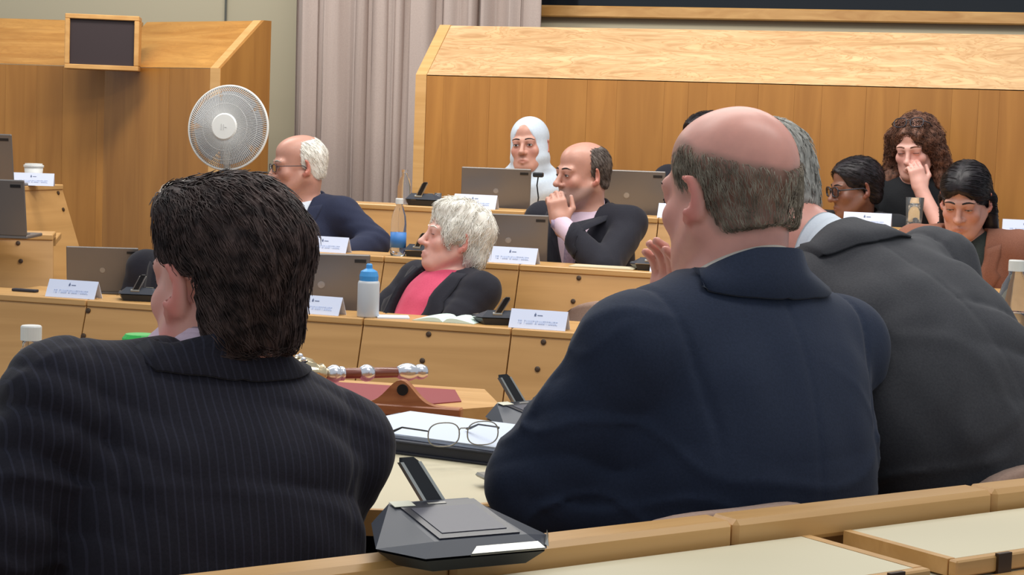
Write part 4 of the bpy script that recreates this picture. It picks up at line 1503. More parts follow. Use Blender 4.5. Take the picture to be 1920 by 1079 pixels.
# ---- hair in the head frame; keep(P) marks where hair grows
def build_hair(kind, rg, hs):
    f = Field()
    X = lambda P: (P[:, 0], P[:, 1], P[:, 2])
    if kind == 'thick':                                   # full short-back hair, thick on top
        f.ell((0, -.019, .044), (.0835, .107, .0905)); f.ell((0, .045, .088), (.064, .058, .036), k=.03)
        f.ell((0, -.065, -.035), (.066, .045, .075), k=.03)
        f.ell((0, .125, -.035), (.105, .085, .105), op='s', k=.012)
        for s in (-1, 1):
            f.ell((s * .092, .016, -.048), (.034, .040, .062), op='s', k=.01)
        f.all(lambda X, Y, Z: np.maximum(-(Y + .030 + .35 * np.clip(Z + .03, -.1, .1)), Z - .030 - .25 * np.clip(Y - .03, -.05, .1)), 's', .012)
        f.all(lambda X, Y, Z: -(Z + .078 + .05 * np.abs(X)), 'i', .012)
        f.all(lambda X, Y, Z: 0.0022 * wob(X * 1.0, Y * .5, Z * .35, 5, 190) + 0.0035 * wob(X, Y * .6, Z * .5, 6, 70), 'd')
        keep = lambda P: (f(P) < .004) & ~((P[:, 1] > .085) & (P[:, 2] < .06))
        def flow(P):
            x, y, z = X(P)
            return np.stack([x * 4 + .25, -(.9 - 8 * np.clip(z - .06, 0, .1) * 0) * np.ones_like(x), -1.1 + 9 * np.clip(z - .05, 0, 1)], 1)
        return f, keep, flow, dict(n=3600, length=.045, lift=.007, jit=.22, r=.0011)
    if kind == 'fringe':                                  # short hair round sides and back of a bald head
        f.ell((0, -.018, .039), (.0765, .0985, .0815)); f.ell((0, -.055, -.025), (.062, .05, .062), k=.03)
        f.ell((0, .115, -.03), (.10, .085, .12), op='s', k=.012)
        f.all(lambda X, Y, Z: Z - (.066 + .36 * np.clip(Y, -.12, .05)), 'i', .006)
        for s in (-1, 1):
            f.ell((s * .088, .004, -.026), (.028, .032, .055), op='s', k=.008)
        f.all(lambda X, Y, Z: -(Z + .042 + .15 * np.abs(X)), 'i', .01)
        f.all(lambda X, Y, Z: 0.002 * wob(X, Y, Z * .4, 8, 120), 'd')
        keep = lambda P: f(P) < .004
        flow = lambda P: np.stack([P[:, 0] * 2, -.35 * np.ones(len(P)), -1.0 * np.ones(len(P))], 1)
        return f, keep, flow, dict(n=6000, length=.026, lift=.004, jit=.32, r=.0007)
    if kind == 'sides':                                   # receding, cropped hair behind the temples
        f.ell((0, -.019, .038), (.0785, .1005, .082)); f.ell((0, -.055, -.025), (.062, .05, .062), k=.03)
        f.ell((0, .095, .03), (.12, .105, .18), op='s', k=.012)
        f.ell((0, .03, .125), (.06, .10, .045), op='s', k=.012)
        f.all(lambda X, Y, Z: -(Z + .048 + .1 * np.abs(X)), 'i', .01)
        keep = lambda P: f(P) < .004
        flow = lambda P: np.stack([P[:, 0] * 2, -.6 * np.ones(len(P)), -.9 * np.ones(len(P))], 1)
        return f, keep, flow, dict(n=1200, length=.026, lift=.004, jit=.25, r=.0012)
    if kind == 'fluffy':                                  # white, loose, covering the ears in part
        f.ell((0, -.022, .044), (.0885, .112, .094)); f.ell((0, .030, .098), (.070, .058, .034), k=.03)
        f.ell((0, -.06, -.045), (.074, .058, .06), k=.035)
        for s in (-1, 1):
            f.ell((s * .074, .028, .02), (.018, .034, .055), k=.02)
            f.ell((s * .098, .012, -.032), (.032, .028, .036), op='s', k=.01)
        f.ell((0, .125, -.04), (.088, .085, .105), op='s', k=.012)
        f.all(lambda X, Y, Z: -(Z + .098), 'i', .015)
        f.all(lambda X, Y, Z: 0.0045 * wob(X, Y * .7, Z * .6, 11, 95) + .002 * wob(X, Y, Z * .5, 12, 210), 'd')
        keep = lambda P: f(P) < .004
        flow = lambda P: np.stack([P[:, 0] * 5, .45 - 3 * np.abs(P[:, 0]) * 4 * .25 + 0 * P[:, 0], -1.0 + 6 * np.clip(P[:, 2] - .06, 0, 1)], 1)
        return f, keep, flow, dict(n=1500, length=.05, lift=.012, jit=.35, r=.0016)
    if kind == 'curly':                                   # shoulder length, wavy
        f.ell((0, -.020, .046), (.092, .112, .095))
        for s in (-1, 1):
            f.cap((s * .086, -.01, .03), (s * .104, -.005, -.12), .032, .036, k=.04)
            f.cap((s * .104, -.005, -.12), (s * .10, .012, -.19), .036, .022, k=.03)
        f.ell((0, -.07, -.06), (.10, .055, .12), k=.04)
        f.ell((0, .120, -.045), (.066, .085, .125), op='s', k=.012)
        f.ell((0, .06, -.17), (.062, .10, .085), op='s', k=.015)
        f.all(lambda X, Y, Z: 0.007 * wob(X * 1.1, Y, Z * .8, 21, 75) + .003 * wob(X, Y, Z, 22, 170), 'd')
        keep = lambda P: f(P) < .005
        flow = lambda P: np.stack([P[:, 0] * 5, -.15 * np.ones(len(P)), -1.0 + 3 * np.clip(P[:, 2] - .08, 0, 1)], 1)
        return f, keep, flow, dict(n=1900, length=.085, lift=.012, jit=.3, r=.0018, curl=1.1)
    if kind == 'slick':                                   # smooth, drawn back, centre parting
        f.ell((0, -.019, .043), (.0835, .1065, .0915)); f.ell((0, .020, .060), (.071, .083, .066), k=.015); f.ell((0, -.06, -.03), (.064, .05, .065), k=.03)
        f.ell((0, .130, -.040), (.086, .084, .108), op='s', k=.010)
        for s in (-1, 1):
            f.ell((s * .092, .010, -.030), (.030, .030, .045), op='s', k=.008)
        f.all(lambda X, Y, Z: -(Z + .085), 'i', .012)
        f.all(lambda X, Y, Z: 0.0030 * np.exp(-(X / .0042) ** 2) * (Y > -.06) * (Z > .05) + .0012 * wob(X * .5, Y * .3, Z, 31, 220), 'd')
        keep = lambda P: (f(P) < .004) & (np.abs(P[:, 0]) > .006)
        flow = lambda P: np.stack([np.sign(P[:, 0]) * .8, -.9 * np.ones(len(P)), -.5 * np.ones(len(P))], 1)
        return f, keep, flow, dict(n=1100, length=.06, lift=.002, jit=.08, r=.0013)
    if kind == 'slicklong':
        f, keep, flow, d = build_hair('slick', rg, hs)
        g = Field()
        g.ops = f.ops[:3]
        for s in (-1, 1):
            g.cap((s * .072, -.035, -.01), (s * .085, -.04, -.16), .026, .020, k=.03)
        g.cap((.08, -.04, -.15), (.115, -.03, -.24), .022, .014, k=.03)
        g.ell((0, -.075, -.08), (.075, .035, .11), k=.04)
        g.ops += [o for o in f.ops[3:] if o[3] in 'sd']
        return g, (lambda P: (g(P) < .004) & (np.abs(P[:, 0]) > .006)), flow, d
    if kind == 'cropped':                                 # close-cropped dark hair, high rounded back
        f.ell((0, -.020, .043), (.0825, .1065, .0905)); f.ell((0, .020, .058), (.070, .080, .064), k=.015); f.ell((0, -.06, -.03), (.064, .05, .06), k=.03)
        f.ell((0, .120, -.025), (.098, .078, .112), op='s', k=.010)
        for s in (-1, 1):
            f.ell((s * .092, .006, -.030), (.030, .034, .050), op='s', k=.008)
        f.all(lambda X, Y, Z: -(Z + .07), 'i', .012)
        f.all(lambda X, Y, Z: .0012 * wob(X, Y, Z, 33, 240), 'd')
        keep = lambda P: f(P) < .004
        flow = lambda P: np.stack([P[:, 0] * 3, -.9 * np.ones(len(P)), -.5 * np.ones(len(P))], 1)
        return f, keep, flow, dict(n=900, length=.03, lift=.003, jit=.15, r=.0012)


def almond(cx, s, op, gaze, n=13, m=7):
    """eye opening as a curved almond patch, head frame; returns verts, faces, colours and lash line"""
    v, c = [], []
    R = .0140
    up = []
    for i in range(n):
        u = (i / (n - 1)) * 2 - 1
        hgt = op * (1 - u * u) ** .8
        for j in range(m):
            w = j / (m - 1) * 2 - 1
            ax_, az = u * .0125, w * hgt - .0008
            y = .0775 + math.sqrt(max(0, 1 - (ax_ / .0160) ** 2 - (az / .0150) ** 2)) * R + .0004
            v.append((cx + ax_, y, az - .001))
            rr = math.hypot(ax_ - gaze[0], az - gaze[1])
            c.append((.012, .009, .008) if rr < .0024 else (.05, .028, .018) if rr < .0052 else (.62, .58, .56))
        up.append((cx + u * .0130, v[-1][1] + .0008, v[-1][2] + .0006))
    f = [(i * m + j, (i + 1) * m + j, (i + 1) * m + j + 1, i * m + j + 1) for i in range(n - 1) for j in range(m - 1)]
    return v, f, c, up


def loft(rows, mat, name, parent, thick=0.004, close=False):
    """rows: list of equally long lists of points -> solid strip"""
    A = np.array(rows)
    m, n, _ = A.shape
    du = np.gradient(A, axis=0); dv = np.gradient(A, axis=1)
    nr = np.cross(dv, du); nr /= np.linalg.norm(nr, axis=2, keepdims=True) + 1e-9
    B = A + nr * thick
    v = np.concatenate([A.reshape(-1, 3), B.reshape(-1, 3)])
    k = m * n; f = []
    for i in range(m - 1):
        for j in range(n - 1):
            a = i * n + j
            f.append((a, a + 1, a + n + 1, a + n)); f.append((a + k, a + n + k, a + n + 1 + k, a + 1 + k))
    for j in range(n - 1):
        f.append((j + 1, j, j + k, j + 1 + k)); a = (m - 1) * n + j; f.append((a, a + 1, a + 1 + k, a + k))
    for i in range(m - 1):
        a = i * n; f.append((a, a + n, a + n + k, a + k)); b = i * n + n - 1; f.append((b + n, b, b + k, b + n + k))
    return obj_np(name, v, np.array(f), mat, parent)


def drop(field, P, d, n=14):
    """march points P along direction d onto the field's surface"""
    d = np.array(d, float)
    P = np.array(P, float)
    for _ in range(n):
        P = P + d * np.clip(field(P), -.05, .3)[:, None]
    return P


SKIN = dict(fair=srgb(222, 170, 156)[:3], pink=srgb(222, 158, 142)[:3], tan=srgb(186, 136, 110)[:3], brown=srgb(128, 88, 72)[:3], olive=srgb(196, 144, 126)[:3])


def person(label, head, yaw, hyaw=0, hpitch=0, hroll=0, lean=0, curve=0, side=0, twist=0, hs=1.0, bs=1.0, skin='fair', hair='thick', hairmat='hair_brown',
           jacket='suit_black', shirt='shirt_white', trousers='suit_black', sex='m', arms=None, eye=0.0045, gaze=(0, -.001), nose=1.0, jaw=1.0, fineh=.0042,
           jh=.011, tie=None, glasses=None, beard=None, vneck=True, vdeep=.30, vw=.30, vmax=.078, folds=.004, seed=1, neck_fwd=.03, neck_x=.0, cup=.0, neck_l=.135, shrug=0.0, belly=0.0, brow='hair_black', stache=None,
           lapel=True, hands_fine=(True, True), fold_fn=None, collar=True, chair_label=None, floor_z=0.0, strands=1.0, cap_only=False, shw=.178, hood=None, legs=True,
           jacket_h=None, chest_w=1.0, chair_at=None):
    rg = np.random.default_rng(seed)
    # posed joints in the person's frame (x right, y forward, z up, origin at the seat)
    R1 = Ry(rad(side)) @ Rx(rad(-lean))
    R2 = Rz(rad(twist)) @ Ry(rad(side)) @ Rx(rad(-lean - curve))
    H = np.array([0, 0, .10])
    piv = H + R1 @ np.array([0, 0, .21 * bs])
    ch = piv + R2 @ np.array([0, .005, .13 * bs])
    nb = piv + R2 @ np.array([0, -.012, .295 * bs])
    sh = {s: piv + R2 @ np.array([s * shw * bs, -.005, (.250 + (shrug if not hasattr(shrug, '__len__') else shrug[0 if s < 0 else 1])) * bs]) for s in (-1, 1)}
    Rn = Rz(rad(twist)) @ Ry(rad(side * .6)) @ Rx(rad(-(lean + curve) * .6))
    hc = nb + Rn @ np.array([neck_x, neck_fwd, neck_l * bs])
    Rh = Rz(rad(hyaw)) @ Ry(rad(hroll)) @ Rx(rad(-hpitch))
    T = lambda p: hc + Rh @ (np.array(p, float) * hs)
    na = T((0, -.024, -.055)) - nb; na = na / np.linalg.norm(na)
    fw = R2[:, 1] - na * (R2[:, 1] @ na); fw = fw / np.linalg.norm(fw)
    Rk = np.stack([np.cross(fw, na), fw, na], 1)
    # world placement from the head
    Ryaw = Rz(rad(yaw))
    wh = np.array(head)
    origin = wh - Ryaw @ hc
    # limbs
    la, lf = .285 * bs, .255 * bs
    J = {}
    toL = lambda wp: Ryaw.T @ (np.array(wp) - origin)
    for s, key in ((-1, 'L'), (1, 'R')):
        a = dict((arms or {}).get(key) or {})
        w_ = a.get('wrist')
        if w_ is None:
            w_ = (s * .16, .30, .20)
        elif a.get('world'):
            w_ = toL(w_)
        else:
            w_ = np.array(w_)
        if a.get('elbow') is not None:
            e_ = toL(a['elbow']) if a.get('world') else np.array(a['elbow'])
            v = e_ - sh[s]; e_ = sh[s] + v / np.linalg.norm(v) * min(np.linalg.norm(v), la * 1.06)
            v = w_ - e_; w_ = e_ + v / np.linalg.norm(v) * lf
        else:
            e_, w_ = ik(sh[s], w_, la, lf, a.get('pole', (s * .6, -.4, -.7)))
        J[s] = (e_, w_, a)

    # ---------------- body (one continuous skin surface)
    B = Field()
    head_field(B, T, Rh, hs, sex, nose, jaw)
    nr = (.061 if sex == 'm' else .049) * hs
    B.cap(T((0, -.028, -.055)), nb + R2 @ np.array([0, .0, -.01]), nr, nr * 1.08, k=.03)
    B.ell(ch, np.array([.150, .100, .17]) * bs, R2, k=.04)
    B.ell(piv, np.array([.130, .095, .14]) * bs, R1, k=.05)
    B.ell(H, np.array([.155, .12, .11]) * bs, R1, k=.05)
    fine = [(hc - .135 * hs, hc + .135 * hs)]
    for s in (-1, 1):
        e_, w_, a = J[s]
        B.cap(nb + R2 @ np.array([s * .04, 0, -.035]), sh[s], .040, .046, k=.04)
        B.cap(sh[s], e_, .045 * bs, .037 * bs, k=.02)
        B.cap(e_, w_, .037 * bs, .027 * bs, k=.012)
        hd = a.get('hdir')
        fd = (w_ - e_) / np.linalg.norm(w_ - e_)
        if hd is None: hd = fd
        elif a.get('world'): hd = Ryaw.T @ np.array(hd)
        nn = a.get('hnorm')
        if nn is None: nn = (0, .2, 1)
        elif a.get('world'): nn = Ryaw.T @ np.array(nn)
        hand(B, w_ + fd * .01, hd, nn, a.get('thumb_side', -s), a.get('curl', .5), a.get('spread', 0), hs * (.95 if sex == 'm' else .86), a.get('thumb', .5))
        if a.get('fine'):
            c = w_ + np.array(hd) / np.linalg.norm(hd) * .07
            fine.append((c - .105, c + .105))
        if legs:
            kn = np.array([s * .11, .43 * bs, .07]); ft = np.array([s * .11, .40, min(-.30, floor_z - origin[2] + .10)])
            B.cap(H + np.array([s * .085, 0, -.005]), kn, .078, .056, k=.05)
            B.cap(kn, ft, .055, .038, k=.02)
            B.cap(ft, ft + np.array([0, .15, -.055]), .036, .03, k=.02)
    V, Q = B.mesh(fine, fineh, .014)
    # skin tones painted where the skin itself differs: lips, cheeks, beard shadow; eye sockets also darkened
    base = np.array(SKIN[skin] if isinstance(skin, str) else skin)
    P = (V - hc) @ Rh / hs
    col = np.tile(base, (len(V), 1))
    x, y, z = P[:, 0], P[:, 1], P[:, 2]
    inhead = (np.abs(x) < .1) & (np.abs(y) < .14) & (z > -.13)
    lip = np.exp(-((x / .021) ** 4)) * np.exp(-(((z + .0718) / .0085) ** 4)) * (y > .082) * inhead
    col = col * (1 - lip[:, None] * .55) + lip[:, None] * .55 * base * np.array([.80, .50, .52])
    chk = np.exp(-(((np.abs(x) - .04) / .022) ** 2 + ((z + .03) / .025) ** 2)) * (y > .02) * inhead
    ear = np.clip((np.abs(x) - .076) / .008, 0, 1) * inhead * (np.abs(y) < .05)
    red = np.clip(chk * .5 + ear * 1.0, 0, 1)[:, None]
    col = col * (1 - red * np.array([.0, .26, .25]))
    soc = (np.exp(-(((np.abs(x) - .031) / .018) ** 2 + ((z - .002) / .012) ** 2)) * (y > .05) * inhead)[:, None]
    col = col * (1 - soc * np.array([.18, .24, .22]))
    if beard is not None:
        bc, amt = np.array(beard[0][:3]), beard[1]
        m = np.clip((-.038 - z) / .012, 0, 1) * np.clip((y + .012 + .25 * np.clip(z + .06, -.1, 0)) / .02, 0, 1) * (z > -.135) * inhead
        m = m * (1 - lip) * (1 - .0 * x)
        m = np.maximum(m, np.exp(-((x / .03) ** 4)) * np.exp(-(((z + .055) / .009) ** 4)) * (y > .08) * inhead)
        m = (m * amt)[:, None]
        col = col * (1 - m) + bc * m
    if cap_only == 'strands':
        hf0 = build_hair(hair, rg, hs)[0]
        m = (np.clip((.010 - hf0(P)) / .010, 0, 1) * .62)[:, None] * inhead[:, None]
        col = col * (1 - m) + np.array(srgb(118, 104, 88)[:3]) * m
    body = obj_np('person', V, Q, 'skin', None, col)
    body.location = [float(c) for c in origin]
    body.rotation_euler = (0, 0, rad(yaw))
    tag(body, label, 'person')
    hx = lambda v: [tuple(T(p)) for p in v]

    # ---------------- eyes and brows
    if eye is not None:
        for s in (-1, 1):
            v, f, c, up = almond(s * .031, s, max(eye, .0004), gaze)
            if eye > .001:
                e = obj_np('eye', np.array(hx(v)), np.array(f), 'eye', body, np.array(c))
            obj('eyelashes', tube(hx(up), .0009 * hs, 5), 'hair_black', body, smooth=True)
            bp = np.array([T((s * t, .125, .0225 + .006 * math.sin((t - .01) / .04 * PI * .8) - .004 * ((t - .012) / .04))) for t in np.linspace(.012, .052, 9)])
            bp = drop(B, bp, -(Rh @ np.array([0, 1., 0])))
            obj('eyebrow', tube([tuple(p) for p in bp], [.0018 * hs * k for k in (1.2, 1.6, 1.7, 1.7, 1.6, 1.4, 1.2, .9, .5)], 5), brow, body, smooth=True)

    if stache:
        mp_ = np.array([T((t, .13, -.0545 - 9 * t * t)) for t in np.linspace(-.030, .030, 11)])
        mp_ = drop(B, mp_, -(Rh @ np.array([0, 1., 0])))
        obj('moustache', tube([tuple(p) for p in mp_], [hs * k for k in (.002, .004, .0055, .0062, .006, .0052, .006, .0062, .0055, .004, .002)], 7), stache, body, smooth=True)

    # ---------------- trousers
    if legs:
        Tf = Field()
        Tf.ell(H, np.array([.175, .14, .125]) * bs, R1, k=.05)
        for s in (-1, 1):
            kn = np.array([s * .11, .43 * bs, .07]); ft = np.array([s * .11, .40, min(-.30, floor_z - origin[2] + .10)])
            Tf.cap(H + np.array([s * .085, 0, -.005]), kn, .090, .068, k=.05)
            Tf.cap(kn, ft, .067, .052, k=.02)
        Tf.all(lambda X, Y, Z: .004 * wob(X, Y, Z, seed + 50, 45), 'd')
        v, q = Tf.mesh([], .02, .02)
        obj_np('trousers', v, q, trousers, body)
        for s in (-1, 1):
            ft = np.array([s * .11, .40, min(-.30, floor_z - origin[2] + .10)])
            Sf = Field(); Sf.cap(ft + np.array([0, .0, -.02]), ft + np.array([0, .17, -.06]), .045, .038); Sf.all(lambda X, Y, Z: -(Z - (ft[2] - .095)), 'i', .01)
            v, q = Sf.mesh([], .02, .012)
            obj_np('shoe', v, q, 'black_plastic', body)

    # ---------------- shirt
    Sf = Field()
    Sf.ell(ch, np.array([.166 * chest_w, .114 + belly * .3, .185]) * bs, R2, k=.04)
    Sf.ell(piv, np.array([.152, .112 + belly, .16]) * bs, R1, k=.05)
    Sf.ell(H, np.array([.165, .13, .10]) * bs, R1, k=.05)
    for s in (-1, 1):
        Sf.cap(nb + R2 @ np.array([s * .05, -.005, -.035]), sh[s], .044, .048, k=.04)
        e_, w_, a = J[s]
        Sf.cap(sh[s], e_, .050, .044, k=.02)
        Sf.cap(e_, w_ + (w_ - e_) / np.linalg.norm(w_ - e_) * a.get('cuff', -.012), .044, .0345, k=.01)
    Sf.cap(nb + R2 @ np.array([0, .0, -.07]), nb + Rk @ np.array([0, .002, -.028]), nr + .016, nr + .007, k=.02)
    Sf.all(lambda X, Y, Z: .0022 * wob(X, Y, Z, seed + 3, 60), 'd')
    bare = (arms or {}).get('bare')
    v, q = Sf.mesh([(nb - .12, nb + .12)], .008, .012)
    shirt_o = obj_np('shirt', v, q, shirt, body)
    # shirt collar: stand-up band round the neck, folded over
    if collar:
        th = np.linspace(rad(24), rad(336), 33)          # 0 = front, going round by the person's left
        def ring(r, zf, zb, fl=0):
            out = []
            for t in th:
                fwd, lat = math.cos(t), math.sin(t)
                z_ = zf + (zb - zf) * (0.5 - 0.5 * fwd)
                out.append(nb + .5 * (R2 + Rk) @ np.array([-lat * r, fwd * (r * 1.06) + .004, 0]) + na * z_)
            return out
        r0 = nr + .005
        loft([ring(r0 + .003, -.03, .010), ring(r0 + .001, -.014, .048 + cup), ring(r0 + .002, -.012, .052 + cup), ring(r0 + .005, -.03, .030), ring(r0 + .008, -.046, .004)], shirt, 'shirt_collar', shirt_o, .002)

    # ---------------- jacket
    if jacket:
        Jf = Field()
        Jf.ell(ch, np.array([.190 * chest_w, .136 + belly * .4, .205]) * bs, R2, k=.05)
        Jf.box(ch + R2 @ np.array([0, -.012, -.03]), np.array([.178 * chest_w, .112, .14]) * bs, R2, .095, k=.05)
        Jf.cap(sh[-1], sh[1], .056, k=.05)
        Jf.ell(piv, np.array([.178, .134 + belly, .19]) * bs, R1, k=.06)
        Jf.ell(H + np.array([0, 0, .02]), np.array([.192, .155 + belly * .6, .13]) * bs, R1, k=.06)
        for s in (-1, 1):
            e_, w_, a = J[s]
            Jf.cap(nb + R2 @ np.array([s * .045, -.012, -.045]), sh[s] + R2 @ np.array([s * .012, 0, .002]), .052, .058, k=.05)
            Jf.cap(sh[s] + R2 @ np.array([s * .012, 0, -.004]), e_, .066 * bs, .056 * bs, k=.025)
            u = (w_ - e_) / np.linalg.norm(w_ - e_)
            Jf.cap(e_, w_ - u * .035, .056 * bs, .045 * bs, k=.015)
        fa = folds
        Jf.all(lambda X, Y, Z: fa * wob(X, Y, Z * .55, seed + 9, 28) * .9 + fa * .5 * wob(X, Y, Z, seed + 10, 62), 'd')
        for s in (-1, 1):
            e_, w_, a = J[s]
            for c_, am in ((e_, 1.3), (sh[s] + (e_ - sh[s]) * .25, .6)):
                ax_ = (w_ - sh[s]); ax_ /= np.linalg.norm(ax_)
                cc = np.array(c_)
                Jf.add((lambda cc, ax_, am: lambda X, Y, Z: fa * am * np.sin(((X - cc[0]) * ax_[0] + (Y - cc[1]) * ax_[1] + (Z - cc[2]) * ax_[2]) * 150 + 2 * wob(X, Y, Z, seed + 14, 30))
                        * np.exp(-((X - cc[0]) ** 2 + (Y - cc[1]) ** 2 + (Z - cc[2]) ** 2) / .065 ** 2))(cc, ax_, am), cc - .16, cc + .16, 'd', .0)
        if fold_fn:
            fold_fn(Jf, dict(ch=ch, nb=nb, piv=piv, R2=R2, sh=sh, J=J, toL=toL))
        A0 = np.linalg.inv(R2)
        if vneck:
            def vcut(X, Y, Z):
                px, py, pz = X - nb[0], Y - nb[1], Z - nb[2]
                lx = R2[0, 0] * px + R2[1, 0] * py + R2[2, 0] * pz
                ly = R2[0, 1] * px + R2[1, 1] * py + R2[2, 1] * pz
                lz = R2[0, 2] * px + R2[1, 2] * py + R2[2, 2] * pz
                wdt = np.clip((lz + vdeep * bs) * vw, -.02, vmax)
                return np.maximum(np.abs(lx) - wdt, -(ly - .0))
            Jf.add(vcut, nb - .5, nb + .35, 's', .006)
        # neck opening
        Jf.cap(nb + R2 @ np.array([0, .012, -.02]), nb + Rk @ np.array([0, .01, .15]), nr + .010, nr + .02, op='s', k=.01)
        jb = [(nb - .16, nb + .16)] if jacket_h is None else []
        v, q = Jf.mesh(jb, .008 if jacket_h is None else jacket_h, jh if jacket_h is None else jacket_h)
        jo = obj_np('jacket', v, q, jacket, body)
        if lapel:
            # turned-down collar resting on the shoulders
            th = np.linspace(rad(70), rad(290), 41)
            rows = []
            for r_, dz, fz in ((nr + .016, .028, -.020), (nr + .017, .040, -.012), (nr + .023, .039, -.014), (nr + .036, .014, -.03), (nr + .050, -.022, -.055)):
                o_ = []
                for t in th:
                    fwd, lat = math.cos(t), math.sin(t)
                    bk = 0.5 - 0.5 * fwd
                    bk = min(1, max(0, (bk - .33) / .62)) ** .8
                    lp = np.array([-lat * r_ * 1.04, fwd * r_ * 1.08 + .003, fz + (dz - fz) * bk])
                    p = nb + R2 @ (lp * np.array([1, 1, 0])) + (na if dz > .02 else R2[:, 2] if dz < 0 else .5 * (na + R2[:, 2])) * lp[2]
                    o_.append(p)
                rows.append(np.array(o_))
            for i in (3, 4):
                g = rows[i]; d_ = Jf(g); gr_ = Jf.grad(g)
                tgt = .007 if i == 4 else .010
                rows[i] = g - gr_ * np.clip(d_ - tgt, -.05, .03)[:, None]
            loft(rows, jacket, 'collar', jo, .003)
            if vneck:
                for s in (-1, 1):
                    rows = []
                    for k in range(6):
                        w_ = k / 5
                        o_ = []
                        for i in range(17):
                            t = i / 16
                            lz = -.015 - t * (vdeep - .02) * bs
                            edge_ = max(.004, min(vmax, (lz + vdeep * bs) * vw)) - .003
                            wd = (.058 if t < .28 else .078 * (1 - (t - .28) / .72) ** .8 + .004)
                            o_.append(nb + R2 @ np.array([s * (edge_ + wd * w_), .30, lz + .012 * w_ * (1 if t < .25 else 0)]))
                        rows.append(drop(Jf, np.array(o_), -(R2 @ np.array([0, 1., 0]))) + (R2 @ np.array([0, 1., 0])) * (.004 + .003 * (1 - w_)))
                    if s < 0: rows = rows[::-1]
                    loft(rows, jacket, 'lapel', jo, .003)
    if tie:
        rows = []
        for k in range(5):
            w_ = k / 4 * 2 - 1
            o_ = []
            for i in range(15):
                t = i / 14
                lz = -.005 - t * .40 * bs
                wd = (.016 if t < .08 else .012 + .026 * t)
                o_.append(nb + R2 @ np.array([w_ * wd, .30, lz]))
            rows.append(drop(Sf, np.array(o_), -(R2 @ np.array([0, 1., 0]))) + (R2 @ np.array([0, 1., 0])) * (.006 - .003 * abs(w_)))
        loft(rows, tie, 'tie', body, .003)

    # ---------------- hair
    if hair:
        hf, keep, flow, hd = build_hair(hair, rg, hs)
        v, q = hf.mesh([(np.array([-1, -1, -1.]), np.array([1, 1, 1.]))], .0045, .0045)
        v2 = hc + (v * hs) @ Rh.T
        ho = None
        if cap_only != 'strands':
            ho = obj_np('hair', v2, q, hairmat, body)
        nst = int(hd['n'] * strands)
        if nst:
            rt = surf_points(hf, nst, keep, rg)
            pth = grow(hf, rt, flow, hd['length'], 6, hd['lift'], hd['jit'], rg, hd.get('curl', 0))
            sv, sq = strand_mesh(pth, hd['r'])
            so = obj_np('hair_strands' if ho else 'hair', hc + (sv * hs) @ Rh.T, sq, hairmat, ho or body)
            so['kind'] = 'stuff'

    # ---------------- glasses
    if glasses:
        gm, gr_, gw, gh = glasses['mat'], glasses['r'], glasses.get('w', .025), glasses.get('h', .019)
        gz, gy = glasses.get('z', -.002), glasses.get('y', .108)
        gp = rad(glasses.get('tilt', 0))
        Rg = Rx(gp)
        G = lambda p: tuple(T(Rg @ np.array(p)))
        fr_ = None
        for s in (-1, 1):
            pts = []
            for i in range(24):
                a = 2 * PI * i / 24
                ca, sa = math.cos(a), math.sin(a)
                pts.append((s * .034 + gw * math.copysign(abs(ca) ** .7, ca), gy - .25 * abs(s * .034 + gw * ca) ** 1.0 * .35, gz + gh * math.copysign(abs(sa) ** .75, sa)))
            o_ = obj('glasses_rim', tube([G(p) for p in pts], gr_, 6, close=True), gm, body, smooth=True)
            pv = [G((p[0], p[1], p[2])) for p in pts]
            k = len(pv)
            pv2 = [G((p[0], p[1] - .0012, p[2])) for p in pts]
            obj('glasses_lens', (pv + pv2, [tuple(range(k)), tuple(range(2 * k - 1, k - 1, -1))] + [((i + 1) % k, i, i + k, (i + 1) % k + k) for i in range(k)]), 'lens', o_)
            x1 = .034 + gw
            obj('glasses_temple', tube([G((s * x1, gy - .006, gz + .008)), G((s * .078, gy - .03, gz + .008)), G((s * .081, .0, gz + .006)), G((s * .080, -.022, gz - .012))], gr_, 6), gm, body, smooth=True)
        obj('glasses_bridge', tube([G((-.034 + gw, gy - .001, gz + .006)), G((0, gy + .002, gz + .009)), G((.034 - gw, gy - .001, gz + .006))], gr_, 6), gm, body, smooth=True)
    if chair_label:
        cp = origin if chair_at is None else np.array(chair_at)
        chair(cp, rad(yaw), chair_label, floor_z)
    return dict(body=body, T=T, Rh=Rh, hc=hc, nb=nb, R2=R2, Rn=Rn, origin=origin, Ryaw=Ryaw, B=B, hs=hs)

# ------------------------------------------------------------------ the people
def groove(Jf, fn, lo, hi):
    Jf.add(fn, lo, hi, 'd', 0.0)


def local_of(k):
    R2, nb = k['R2'], k['nb']
    def L(X, Y, Z):
        px, py, pz = X - nb[0], Y - nb[1], Z - nb[2]
        return (R2[0, 0] * px + R2[1, 0] * py + R2[2, 0] * pz, R2[0, 1] * px + R2[1, 1] * py + R2[2, 1] * pz, R2[0, 2] * px + R2[1, 2] * py + R2[2, 2] * pz)
    return L


